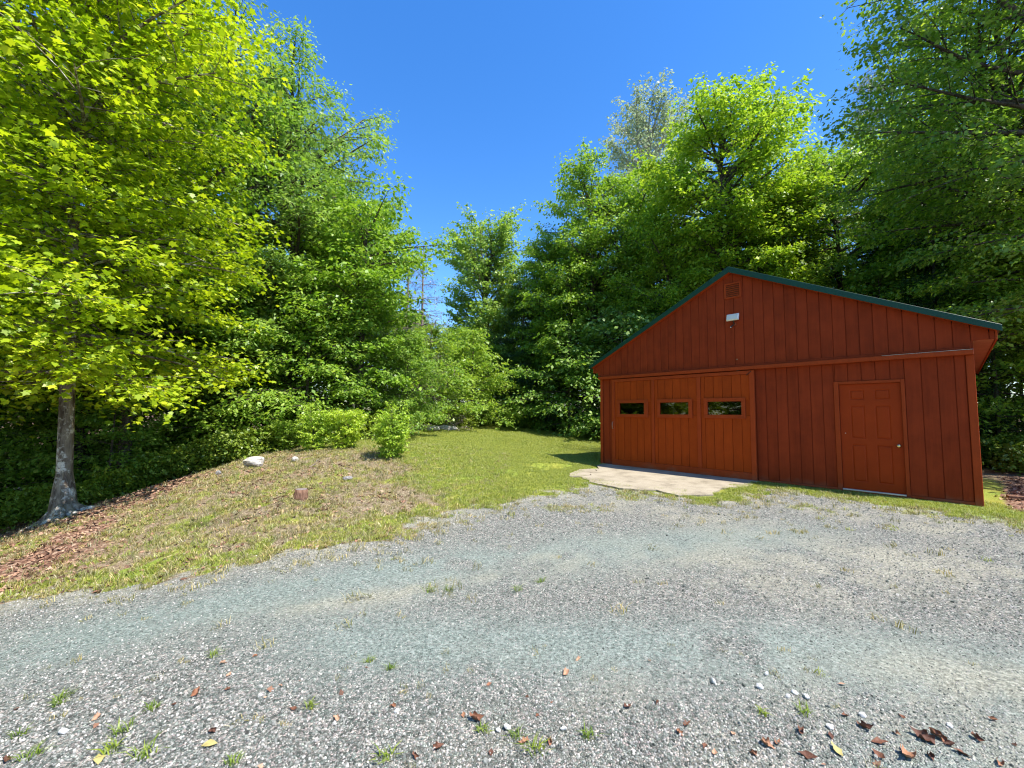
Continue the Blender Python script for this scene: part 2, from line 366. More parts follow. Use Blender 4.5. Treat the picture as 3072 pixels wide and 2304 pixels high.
def mat_ground():
    m, N, L = new_mat('gravel_grass_and_litter')
    tc = N.new('ShaderNodeTexCoord'); P = tc.outputs['Object']
    A = {}
    for k in ('gravel', 'grass', 'litter', 'dust', 'track', 'soil'):
        a = N.new('ShaderNodeAttribute'); a.attribute_name = k; A[k] = a.outputs['Fac']
    # crushed stone
    vo = N.new('ShaderNodeTexVoronoi'); vo.inputs['Scale'].default_value = 78; L.new(P, vo.inputs['Vector'])
    vd = N.new('ShaderNodeTexVoronoi'); vd.feature = 'DISTANCE_TO_EDGE'; vd.inputs['Scale'].default_value = 78; L.new(P, vd.inputs['Vector'])
    sep = N.new('ShaderNodeSeparateColor'); L.new(vo.outputs['Color'], sep.inputs[0])
    st = ramp(N, [(0.0, (.085, .094, .086)), (.3, (.17, .184, .167)), (.55, (.255, .26, .24)), (.8, (.335, .32, .30)), (1.0, (.50, .475, .43))]); L.new(sep.outputs[0], st.inputs[0])
    hue = ramp(N, [(0, (.90, 1.04, .99)), (.5, (1.03, 1.0, .95)), (1, (1.12, .97, .97))]); L.new(sep.outputs[1], hue.inputs[0])
    c = mixc(N, L, 1.0, st.outputs[0], hue.outputs[0], 'MULTIPLY')
    gap = ramp(N, [(0.0, (.30, .30, .29)), (.16, (1, 1, 1))]); L.new(vd.outputs['Distance'], gap.inputs[0])
    c = mixc(N, L, 0.8, c, gap.outputs[0], 'MULTIPLY')
    big = noise_n(N, L, P, 20, 4, 0.7); bigr = ramp(N, [(.3, (.55, .57, .57)), (.5, (1.05, 1.05, 1.04)), (.7, (1.55, 1.52, 1.48))]); L.new(big.outputs['Fac'], bigr.inputs[0])
    c = mixc(N, L, 1.0, c, bigr.outputs[0], 'MULTIPLY')
    fine = noise_n(N, L, P, 42, 5, 0.8); fr = ramp(N, [(.34, (.04, .058, .05)), (.48, (.185, .235, .205)), (.66, (.48, .55, .49))]); L.new(fine.outputs['Fac'], fr.inputs[0])
    c = mixc(N, L, math_n(N, L, 'MULTIPLY', A['track'], 0.72), c, fr.outputs[0])
    dn = noise_n(N, L, P, 45, 5, 0.65); dr = ramp(N, [(.34, (.12, .11, .078)), (.5, (.35, .33, .25)), (.66, (.62, .585, .46))]); L.new(dn.outputs['Fac'], dr.inputs[0])
    c = mixc(N, L, math_n(N, L, 'MULTIPLY', A['dust'], 0.75), c, dr.outputs[0])
    # soil, thatch and leaf litter
    mp = N.new('ShaderNodeMapping'); mp.inputs['Scale'].default_value = (1.0, 1.6, 1); mp.inputs['Rotation'].default_value = (0, 0, .5); L.new(P, mp.inputs[0])
    lv = N.new('ShaderNodeTexVoronoi'); lv.inputs['Scale'].default_value = 24; lv.inputs['Randomness'].default_value = 1; L.new(mp.outputs[0], lv.inputs['Vector'])
    ls = N.new('ShaderNodeSeparateColor'); L.new(lv.outputs['Color'], ls.inputs[0])
    lc = ramp(N, [(0, (.055, .03, .02)), (.3, (.17, .085, .055)), (.6, (.30, .165, .11)), (.85, (.40, .25, .17)), (1, (.52, .38, .27))]); L.new(ls.outputs[0], lc.inputs[0])
    th = noise_n(N, L, mp.outputs[0], 38, 6, 0.7, 0.8); tr = ramp(N, [(.33, (.055, .036, .022)), (.5, (.24, .18, .11)), (.66, (.52, .43, .29))]); L.new(th.outputs['Fac'], tr.inputs[0])
    soil = mixc(N, L, A['litter'], tr.outputs[0], lc.outputs[0])
    # grass roots
    gn = noise_n(N, L, P, 55, 5, 0.7, 0.5); gr = ramp(N, [(.28, (.11, .135, .02)), (.5, (.25, .285, .05)), (.75, (.42, .42, .12))]); L.new(gn.outputs['Fac'], gr.inputs[0])
    gbn = noise_n(N, L, P, 0.9, 4, 0.6); gb = ramp(N, [(.35, (.9, 1.05, .8)), (.65, (1.25, 1.1, 1.0))]); L.new(gbn.outputs['Fac'], gb.inputs[0])
    g2 = mixc(N, L, 1.0, gr.outputs[0], gb.outputs[0], 'MULTIPLY')
    brk = noise_n(N, L, P, 11, 5, 0.7)
    gf = math_n(N, L, 'MULTIPLY_ADD', A['grass'], 1.5, math_n(N, L, 'SUBTRACT', brk.outputs['Fac'], 0.75)); gfr = ramp(N, [(.22, (0, 0, 0)), (.6, (1, 1, 1))]); L.new(gf, gfr.inputs[0])
    base = mixc(N, L, gfr.outputs[0], soil, g2)
    sf = math_n(N, L, 'MULTIPLY_ADD', brk.outputs['Fac'], 0.5, math_n(N, L, 'SUBTRACT', A['gravel'], 0.25)); sfr = ramp(N, [(.42, (0, 0, 0)), (.58, (1, 1, 1))]); L.new(sf, sfr.inputs[0])
    c = mixc(N, L, sfr.outputs[0], base, mixc(N, L, math_n(N, L, 'MULTIPLY', gfr.outputs[0], 0.55), c, g2))
    c = mixc(N, L, A['soil'], c, (.035, .024, .018))
    hb = math_n(N, L, 'ADD', math_n(N, L, 'MULTIPLY', vd.outputs['Distance'], 1.6), math_n(N, L, 'MULTIPLY', th.outputs['Fac'], 0.6))
    hb = math_n(N, L, 'MULTIPLY_ADD', fine.outputs['Fac'], 0.3, hb)
    return finish(m, N, L, c, 0.92, hb, 0.8, 0.018, 0.2)
M['ground'] = mat_ground()

def ground_objects():
    ny, nx = GX.shape; idx = np.arange(nx*ny).reshape(ny, nx)
    q = np.stack([idx[:-1, :-1], idx[:-1, 1:], idx[1:, 1:], idx[1:, :-1]], -1).reshape(-1, 4)
    V = np.stack([GX, GY, GZ], -1).reshape(-1, 3)
    fa = {k: MK[k].ravel()[q].mean(1) for k in ('gravel', 'lawn')}
    isg = fa['gravel'] > 0.5; isl = (~isg) & (fa['lawn'] > 0.5)
    for name, sel in (('driveway', isg), ('lawn', isl), ('ground', ~isg & ~isl)):
        f = q[sel]; used, inv = np.unique(f, return_inverse=True)
        me = mesh_equal(name, V[used], inv.reshape(-1, 4), True)
        for k in ('gravel', 'grass', 'litter', 'dust', 'track', 'soil'): attr(me, k, MK[k].ravel()[used])
        o = link(name, me, M['ground']); tag(o, kind='structure')
ground_objects()
def top(x, y):                              # surface height incl. bumps, on the fine grid
    x = np.asarray(x, float); y = np.asarray(y, float)
    i = np.clip(np.searchsorted(XS, x)-1, 0, len(XS)-2); j = np.clip(np.searchsorted(YS, y)-1, 0, len(YS)-2)
    fx = (x-XS[i])/(XS[i+1]-XS[i]); fy = (y-YS[j])/(YS[j+1]-YS[j])
    return (GZ[j, i]*(1-fx)+GZ[j, i+1]*fx)*(1-fy)+(GZ[j+1, i]*(1-fx)+GZ[j+1, i+1]*fx)*fy
def top1(x, y): return float(top(np.array([x]), np.array([y]))[0])

# ------------------------------------------------------------------ the garage
def build_garage():
    g = thing('garage', 'red-brown wooden garage with a green metal roof edge', 'garage', (float(FC[0]), float(FC[1]), 0), RZ)
    HW, DEP = 3.722, 7.3
    PITCH = (4.82-2.85)/4.04
    def rake(u, d=0.0): return 4.82-abs(u)*PITCH-d             # roof top line minus d
    G0, P = 2.886, 0.2032
    grooves = [G0+P*k for k in range(-40, 12)]
    # structural walls with a doorway behind the sliding door
    wf = MB()
    yb0, yb1 = 0.015, 0.10
    wf.box(-HW, -3.15, yb0, yb1, 0, 2.52); wf.box(0.30, 1.925, yb0, yb1, 0, 2.52); wf.box(2.82, HW, yb0, yb1, 0, 2.52)
    wf.box(1.925, 2.82, yb0, yb1, 2.03, 2.52); wf.box(-3.15, 0.30, yb0, yb1, 2.33, 2.52); 
    wf.prism([(-3.97, 2.66), (-HW, 2.66), (-HW, 2.521), (HW, 2.521), (HW, 2.66), (3.97, 2.66), (3.97, rake(3.97, .14)), (0, rake(0, .14)), (-3.97, rake(3.97, .14))], yb0, yb1)
    wall = wf.build('wall', M['siding'], g)
    def planks(u0, u1, z0, z1, y0, y1, parent, mat, gap=0.009, gr=grooves, split=None):
        """tongue boards between grooves; z1 may be a function of u; split=(ua,ub,za,zb) leaves a window"""
        cuts = [u0]+[x for x in gr if u0+0.02 < x < u1-0.02]+[u1]
        for a, b in zip(cuts[:-1], cuts[1:]):
            A, B = a+gap/2, b-gap/2
            if A < -1e-9 < B and callable(z1): segs = [(A, 0.0, B)]
            else: segs = [(A, None, B)]
            for s in segs:
                tops = [(s[2], z1(s[2]) if callable(z1) else z1)]
                if s[1] is not None: tops.append((0.0, z1(0.0)))
                tops.append((s[0], z1(s[0]) if callable(z1) else z1))
                zb = z0(0.5*(s[0]+s[2])) if callable(z0) else z0
                if tops[0][1] <= zb+0.01 and tops[-1][1] <= zb+0.01: continue
                parts = [(zb, None)]
                if split and s[2] > split[0]+0.01 and s[0] < split[1]-0.01: parts = [(zb, split[2]), (split[3], None)]
                for p0, p1 in parts:
                    poly = [(s[0], p0), (s[2], p0)]+([(s[2], p1), (s[0], p1)] if p1 is not None else tops)
                    MB().prism(poly, y0, y1, 0.004).build('plank', mat, parent)
    # gable boards reach down over the boxed eaves
    planks(-3.965, 3.965, lambda u: 2.535 if abs(u) < 3.72 else 2.652, lambda u: rake(u, 0.10), 0.0, 0.0145, wall, M['siding'])
    # lower boards right of the sliding door, left sliver
    planks(0.36, 1.849, 0.055, 2.43, 0.0, 0.0145, wall, M['siding'])
    planks(2.873, 3.624, 0.055, 2.43, 0.0, 0.0145, wall, M['siding'])
    planks(1.849, 2.873, 2.078, 2.43, 0.0, 0.0145, wall, M['siding'])
    planks(-3.64, -3.16, 0.03, 2.43, 0.0, 0.0145, wall, M['siding'])
    for a, b in ((3.63, HW+.004), (-HW-.004, -3.645)):
        MB().box(a, b, -0.020, 0.014, 0.0, 2.42, 0.004).build('corner_board', M['trim'], wall)
    MB().box(0.47, 1.848, -0.022, 0.014, 0.012, 0.052, 0.004).build('sill_board', M['trim'], wall)
    MB().box(2.874, 3.628, -0.022, 0.014, 0.012, 0.052, 0.004).build('sill_board', M['trim'], wall)
    # side and back walls, floor slab, low interior
    for nm, bx in (('side_wall', (HW-.1, HW, .101, DEP-.101, 0, 2.65)), ('side_wall', (-HW, -HW+.1, .101, DEP-.101, 0, 2.65)), ('back_wall', (-HW, HW, DEP-.1, DEP, 0, 2.65))):
        MB().box(*bx).build(nm, M['siding'], g)
    MB().prism([(-HW, 2.652), (HW, 2.652), (0, rake(0, .12))], DEP-.1, DEP).build('back_gable', M['siding'], g)
    MB().box(-HW+.11, HW-.11, .12, DEP-.12, -.06, .012).build('floor_slab', M['block'], g)
    MB().box(-HW+.01, HW-.01, .02, DEP-.01, -.25, -.001).build('foundation', M['block'], g)
    # track and flashing over the doors
    tr = MB().box(-3.735, 3.726, -0.105, -0.002, 2.425, 2.503, 0.006).build('door_track', M['trim'], g)
    MB().box(-3.70, 3.69, -0.03, -0.002, 2.507, 2.556, 0.005).build('flashing_board', M['siding'], tr)
    MB().box(2.6, 3.724, -0.108, -0.062, 2.5035, 2.507).build('track_highlight', M['alu'], tr)  # bright strip added as the highlight on the track's top edge
    # roof
    th = 0.035
    roof = MB()
    for sgn in (-1, 1):
        a, b = (0, rake(0)), (sgn*4.04, rake(4.04))
        poly = [a, (0, a[1]-th), (b[0], b[1]-th), b]
        if sgn > 0: poly = poly[::-1]
        roof.prism(poly if sgn < 0 else poly, -0.115, DEP+.15)
    ro = roof.build('roof', M['green_metal'], g)
    for sgn in (-1, 1):
        for k in range(24):                                        # raised ribs of the metal sheets
            y = 0.12+k*0.305
            p0 = (sgn*0.06, rake(0.06)); p1 = (sgn*4.03, rake(4.03))
            poly = [p0, p1, (p1[0], p1[1]+.02), (p0[0], p0[1]+.02)]
            MB().prism(poly if sgn > 0 else poly[::-1], y, y+.03).build('rib', M['green_metal'], ro)
        a, b = (0, rake(0)+.006), (sgn*4.045, rake(4.045)+.006)
        poly = [(a[0], a[1]-.135), (b[0], b[1]-.105), b, a]
        MB().prism(poly if sgn > 0 else poly[::-1], -0.128, -0.1155, 0.003).build('rake_trim', M['green_metal'], ro)
        poly = [(0, a[1]-.135), (sgn*3.98, rake(3.98)-.10), (sgn*3.98, rake(3.98)-.045), (0, a[1]-.06)]
        MB().prism(poly if sgn > 0 else poly[::-1], -0.114, -0.002).build('rake_board', M['trim'], ro)
        x0, x1 = (HW+.005, 3.962) if sgn > 0 else (-3.962, -HW-.005)
        MB().box(x0, x1, 0.016, DEP, 2.653, 2.668).build('soffit', M['soffit'], ro)
        x0, x1 = (3.966, 3.99) if sgn > 0 else (-3.99, -3.966)
        MB().box(x0, x1, -0.002, DEP+.1, 2.640, 2.835, 0.002).build('fascia', M['trim'], ro)
        MB().box(x0-.004*sgn*-1, x1+.006, -0.01, DEP+.1, 2.838, 2.846).build('drip_edge', M['green_metal'], ro)
    # sliding door
    y0, y1 = -0.085, -0.045
    sd = MB().box(-3.278, 0.45, y1+.001, y1+.006, 0.16, 0.161).build('sliding_door', M['siding_door'], g)
    def rail(a, b, c, d, nm='stile', f=0.0): MB().box(a, b, y0-f, y1, c, d, 0.004).build(nm, M['trim'], sd)
    rail(-3.278, -3.186, .018, 2.402); rail(.352, .45, .018, 2.402); rail(-2.035, -1.963, .172, 2.322); rail(-.829, -.741, .172, 2.322)
    rail(-3.1855, .3515, 2.325, 2.402, 'top_rail'); rail(-3.1855, .3515, .018, .170, 'bottom_rail')
    wins = [(-3.112, -2.14, -3.011, -2.251), (-1.873, -.943, -1.79, -1.034), (-.659, .261, -.571, .18)]
    for (pa, pb), (oa, ob, ia, ib) in zip(((-3.184, -2.037), (-1.961, -.831), (-.739, .350)), wins):
        gr = [pa+0.10+P*k for k in range(0, 7)]
        planks(pa, pb, .172, 2.322, -0.066, -0.050, sd, M['siding_door'], 0.008, gr, (ia-.03, ib+.03, 1.41, 1.75))
        MB().box(pa, ia-.03, -.0495, -.046, .172, 2.322).build('backing', M['siding_door'], sd)
        MB().box(ib+.03, pb, -.0495, -.046, .172, 2.322).build('backing', M['siding_door'], sd)
        MB().box(ia-.03, ib+.03, -.0495, -.046, .172, 1.41).build('backing', M['siding_door'], sd)
        MB().box(ia-.03, ib+.03, -.0495, -.046, 1.75, 2.322).build('backing', M['siding_door'], sd)
        fr = MB(); fr.box(oa, ob, -.098, -.0665, 1.728, 1.812, .004); fr.box(oa, ob, -.098, -.0665, 1.340, 1.428, .004)
        fr.box(oa, ia, -.098, -.0665, 1.4285, 1.7275, .004); fr.box(ib, ob, -.098, -.0665, 1.4285, 1.7275, .004)
        fr.build('window_frame', M['trim'], sd)
        MB().box(ia-.02, ib+.02, -.064, -.060, 1.415, 1.745).build('window_pane', M['glass'], sd)
    h = MB().tube([(-3.235, -.087, 1.02), (-3.235, -.125, 1.03), (-3.235, -.13, 1.115), (-3.235, -.125, 1.20), (-3.235, -.087, 1.21)], .009, 8).build('pull_handle', M['galv'], sd, True)
    MB().tube([(.30, -.09, 2.30), (.40, -.095, 2.385)], .007, 6).build('latch_hook', M['dark_metal'], sd)
    for u in (-2.6, .12): MB().box(u-.03, u+.03, -.075, -.055, 2.39, 2.47).build('hanger', M['dark_metal'], sd)
    # entry door
    ed = MB().box(1.93, 2.815, 0.022, 0.058, .055, 2.018, .002).build('entry_door', M['steel_door'], g)
    def bevel_panel(ua, ub, za, zb):
        v = [(ua, .0215, za), (ub, .0215, za), (ub, .0215, zb), (ua, .0215, zb)]; i = .016; j = .034
        v += [(ua+i, .032, za+i), (ub-i, .032, za+i), (ub-i, .032, zb-i), (ua+i, .032, zb-i)]
        v += [(ua+j, .0195, za+j), (ub-j, .0195, za+j), (ub-j, .0195, zb-j), (ua+j, .0195, zb-j)]
        f = []
        for r in (0, 4):
            for k in range(4): f.append([r+k, r+(k+1) % 4, r+4+(k+1) % 4, r+4+k])
        f.append([8, 9, 10, 11]); link('door_panel', mesh_py('door_panel', v, f), M['steel_door'], ed)
    # the slab face is cut round the panels: rails and stiles stand proud by 1 cm
    ed.data.clear_geometry()
    mb = MB(); mb.box(1.93, 2.815, 0.034, 0.06, .055, 2.018)
    cols = ((2.085, 2.305), (2.445, 2.665)); rows = ((.20, .89), (1.00, 1.61), (1.72, 1.91))
    for a, b in ((1.93, 2.085), (2.305, 2.445), (2.665, 2.815)): mb.box(a, b, .0215, .0338, .055, 2.018)
    for (a, b) in cols:
        for c, d in ((.055, .20), (.89, 1.00), (1.61, 1.72), (1.91, 2.018)): mb.box(a, b, .0215, .0338, c, d)
    me = mesh_py('entry_door', mb.v, mb.f); me.materials.append(M['steel_door']); ed.data = me
    for a, b in cols:
        for c, d in rows: bevel_panel(a, b, c, d)
    kb = MB(); kb.tube([(2.753, .021, .894), (2.753, .012, .894)], .033, 16); kb.tube([(2.753, .012, .894), (2.753, -.012, .894), (2.753, -.02, .894), (2.753, -.035, .894), (2.753, -.05, .894), (2.753, -.056, .894)], [.012, .012, .022, .029, .024, .010], 16)
    kb.build('door_knob', M['brass'], ed, True)
    MB().tube([(1.999, .021, 1.091), (1.999, .008, 1.091)], [.010, .007], 8).build('screw_eye', M['alu'], ed)
    ca = MB(); ca.box(1.849, 1.925, -.022, .021, .03, 2.076, .005); ca.box(2.820, 2.873, -.022, .021, .03, 2.076, .005); 
    ca.build('side_casing', M['trim'], g)
    MB().box(1.9255, 2.8195, -.022, .021, 2.022, 2.076, .005).build('head_casing', M['trim'], g)
    MB().box(1.926, 2.819, -.03, .06, .028, .052, .004).build('threshold', M['alu'], g)
    MB().box(1.849, 2.873, -.026, .014, .0, .026, .003).build('sill_board', M['trim'], g)
    # gable vent
    ve = MB(); ve.box(-.15, .216, -.03, -.002, 4.425, 4.46, .003); ve.box(-.15, .216, -.03, -.002, 4.105, 4.14, .003)
    ve.box(-.15, -.115, -.03, -.002, 4.1405, 4.4245, .003); ve.box(.181, .216, -.03, -.002, 4.1405, 4.4245, .003)
    vo = ve.build('gable_vent', M['trim'], g)
    MB().box(-.114, .180, -.0035, -.002, 4.141, 4.424).build('vent_shade_sheet', M['dark'], vo)  # dark sheet gives the shade behind the slats as colour
    for k in range(6):
        z = 4.155+k*.045
        s = MB(); s.v = [(-.114, -.028, z), (.180, -.028, z), (.180, -.006, z+.033), (-.114, -.006, z+.033), (-.114, -.031, z+.005), (.180, -.031, z+.005), (.180, -.009, z+.038), (-.114, -.009, z+.038)]
        s.f = [[0, 1, 5, 4], [4, 5, 6, 7], [3, 2, 1, 0], [1, 2, 6, 5], [2, 3, 7, 6], [3, 0, 4, 7]]; s.build('slat', M['trim'], vo)
    MB().tube([(.077, -.002, 2.67), (.077, -.035, 2.672), (.10, -.045, 2.69), (.11, -.03, 2.665)], .005, 6).build('hook', M['galv'], g)
    for z in (2.42, 2.30): pass
    return g
garage = build_garage()
for _o in list(garage.children_recursive):                 # the building is a little out of square: its flanks run back at 87 degrees
    for _v in _o.data.vertices:
        if _v.co.y > 0.0: _v.co.x -= 0.055*_v.co.y

def floodlight():
    x, y = fpt(.06, .0)
    t = thing('floodlight', 'white rectangular security floodlight mounted under the gable vent', 'floodlight', (x, y, 3.5), RZ)
    MB().box(-.035, .035, -.03, -.003, -.04, .03, .006).build('mounting_box', M['trim'], t)
    MB().tube([(0, -.03, -.01), (0, -.07, .02), (0, -.09, .06)], .014, 8).build('arm', M['dark_metal'], t)
    h = MB().box(-.13, .13, -.045, .0, -.075, .075, .012).build('lamp_head', M['white_plastic'], t, loc=(.0, -.10, .13), rot=(math.radians(-14), 0, 0))
    MB().box(-.112, .112, -.0475, -.0455, -.058, .058, .002).build('lens', M['lens'], h)
    s = MB().tube([(-.02, -.028, -.02), (-.05, -.045, -.05), (-.065, -.065, -.075)], [.012, .018, .016], 10).build('motion_sensor', M['dark_metal'], t)
    MB().tube([(-.065, -.066, -.076), (-.068, -.078, -.086)], [.013, .008], 8).build('sensor_lens', M['white_plastic'], s)
floodlight()

# ------------------------------------------------------------------ concrete apron before the sliding door
def mat_concrete():
    m, N, L = new_mat('weathered_concrete')
    P = mapping(N, L)
    a = noise_n(N, L, P, 2.2, 6, 0.65); b = noise_n(N, L, P, 70, 4, 0.6)
    r = ramp(N, [(.3, (.22, .185, .13)), (.5, (.36, .31, .225)), (.8, (.45, .39, .295))]); L.new(a.outputs['Fac'], r.inputs[0])
    k = ramp(N, [(.35, (.72, .72, .72)), (.6, (1, 1, 1))]); L.new(b.outputs['Fac'], k.inputs[0])
    return finish(m, N, L, mixc(N, L, 1.0, r.outputs[0], k.outputs[0], 'MULTIPLY'), 0.9, b.outputs['Fac'], 0.3, 0.006, 0.2)
M['concrete'] = mat_concrete()
def apron():
    t = thing('concrete_apron', 'cracked pale concrete apron in front of the sliding garage door', 'concrete slab', (float(FC[0]), float(FC[1]), 0), RZ)
    rnd = random.Random(5)
    def slab(outline, nm):
        pts = []
        for k in range(len(outline)):
            a, b = outline[k], outline[(k+1) % len(outline)]
            n = max(1, int(math.dist(a, b)/.12))
            for j in range(n):
                s = j/n; w_ = .045 if a[1] > 1.6 else .015 if a[1] > .05 else 0
                pts.append((a[0]+(b[0]-a[0])*s+rnd.uniform(-w_, w_), a[1]+(b[1]-a[1])*s+rnd.uniform(-w_, w_)))
        n = len(pts); zt = lambda o: .018-.022*o
        v = [(p[0], -p[1], zt(p[1])) for p in pts]+[(p[0], -p[1], zt(p[1])-.14) for p in pts]
        f = [list(range(n))]+[list(range(2*n-1, n-1, -1))]+[[(k+1) % n, k, n+k, n+(k+1) % n] for k in range(n)]
        # outline runs clockwise seen from above, so flip the caps
        f[0] = f[0][::-1]; f[1] = f[1][::-1]; f = f[:2]+[q[::-1] for q in f[2:]]
        me = mesh_py(nm, v, f)
        link(nm, me, M['concrete'], t)
    crack = [(-3.05, .95), (-2.98, 1.2), (-2.82, 1.35), (-2.72, 1.75), (-2.52, 2.0), (-2.5, 2.35)]
    slab([(.46, .02), (-3.66, .02), (-3.45, .55), (-3.05, .95)]+crack[1:]+[(-1.9, 2.75), (-1.0, 2.9), (-.45, 2.55), (.05, 2.7), (.45, 2.2), (.30, 1.5), (.56, .8)], 'main_slab')
    slab([(-3.07, .97), (-3.30, 1.45), (-3.0, 2.2), (-2.66, 2.5), (-2.52, 2.36), (-2.54, 2.01), (-2.745, 1.76), (-2.845, 1.37), (-3.005, 1.21)], 'broken_corner')
apron()

# ------------------------------------------------------------------ trees
def tubes_np(O, D_pts, rad, n):
    """O: list of polylines (N,m,3), rad (N,m) -> verts, quads"""
    Pn = D_pts; N, m, _ = Pn.shape
    d = np.gradient(Pn, axis=1); d /= np.linalg.norm(d, axis=2, keepdims=True)+1e-9
    up = np.array([0.2, 0.1, 1.0]); a = np.cross(d, up); bad = np.linalg.norm(a, axis=2) < .15
    a[bad] = np.cross(d[bad], np.array([1.0, 0, 0])); a /= np.linalg.norm(a, axis=2, keepdims=True)+1e-9
    c = np.cross(d, a)
    t = np.arange(n)*2*np.pi/n
    V = Pn[:, :, None, :]+(a[:, :, None, :]*np.cos(t)[None, None, :, None]+c[:, :, None, :]*np.sin(t)[None, None, :, None])*rad[:, :, None, None]
    idx = np.arange(N*m*n).reshape(N, m, n)
    q = np.stack([idx[:, :-1, :], np.roll(idx, -1, 2)[:, :-1, :], np.roll(idx, -1, 2)[:, 1:, :], idx[:, 1:, :]], -1).reshape(-1, 4)
    return V.reshape(-1, 3), q
def branch_pts(O, az, el, L, droop, m, rng, wob=0.06):
    s = np.linspace(0, 1, m)[None, :]
    hx = np.cos(az)[:, None]; hy = np.sin(az)[:, None]; L1 = L[:, None]
    r = L1*s*np.cos(el)[:, None]; z = L1*(s*np.sin(el)[:, None]-droop[:, None]*s*s)
    w = (rng.random((len(az), 3))-.5)*2*wob
    k = np.sin(s*np.pi*1.3)*L1
    return np.stack([O[:, None, 0]+hx*r+w[:, 0:1]*k, O[:, None, 1]+hy*r+w[:, 1:2]*k, O[:, None, 2]+z+w[:, 2:3]*k*.6], -1)
LEAF = {  # outline: (along, across) in leaf lengths, one polygon
    'oval': [(0, 0), (.45, .30), (1, 0), (.45, -.30)],
    'ash': [(0, 0), (.4, .19), (1, 0), (.4, -.19)],
    'round': [(0, 0), (.5, .42), (1, 0), (.5, -.42)],
    'needle': [(0, 0), (.5, .085), (1, 0), (.5, -.085)],
    'maple': [(0, 0), (.12, .42), (.33, .30), (.52, .52), (.60, .20), (1, 0), (.60, -.20), (.52, -.52), (.33, -.30), (.12, -.42)],
}
def leaves_np(Pt, az, size, shape, rng, tilt=0.5, pitch=-.48, fold=.12):
    """one polygon per leaf at Pt, pointing along az, blade near level"""
    n = len(Pt)
    p = pitch+rng.normal(0, tilt*.7, n); az = az+rng.normal(0, .5, n); roll = rng.normal(0, tilt, n)
    d = np.stack([np.cos(az)*np.cos(p), np.sin(az)*np.cos(p), np.sin(p)], -1)
    b = np.stack([-np.sin(az), np.cos(az), np.zeros(n)], -1); nn = np.cross(d, b)
    b2 = b*np.cos(roll)[:, None]+nn*np.sin(roll)[:, None]; n2 = np.cross(d, b2)
    sh = np.array(LEAF[shape]); k = len(sh)
    sz = size*(0.5+.9*rng.random(n)**1.2)
    V = Pt[:, None, :]+(d[:, None, :]*sh[None, :, 0, None]+b2[:, None, :]*sh[None, :, 1, None]-n2[:, None, :]*(np.abs(sh[None, :, 1, None])*fold))*sz[:, None, None]
    return V.reshape(-1, 3), np.arange(n*k).reshape(n, k)
PROF = {
    'round': lambda t: np.sin(np.pi*np.clip(.16+.80*t, 0, 1))**.75,
    'dome': lambda t: np.clip(1-t**3.2, .05, 1)**.5*(.62+.5*np.clip(t*1.6, 0, 1)),
    'tall': lambda t: np.sin(np.pi*np.clip(.22+.74*t, 0, 1))**.6,
    'cone': lambda t: np.clip(1.02-t, .03, 1)**.85,
    'low': lambda t: np.clip(1-(t-.25)**2*1.5, .15, 1)*np.clip(1.15-t, .1, 1)**.5,
    'vase': lambda t: .45+.6*np.sin(np.pi*np.clip(t*.9, 0, 1)),
}
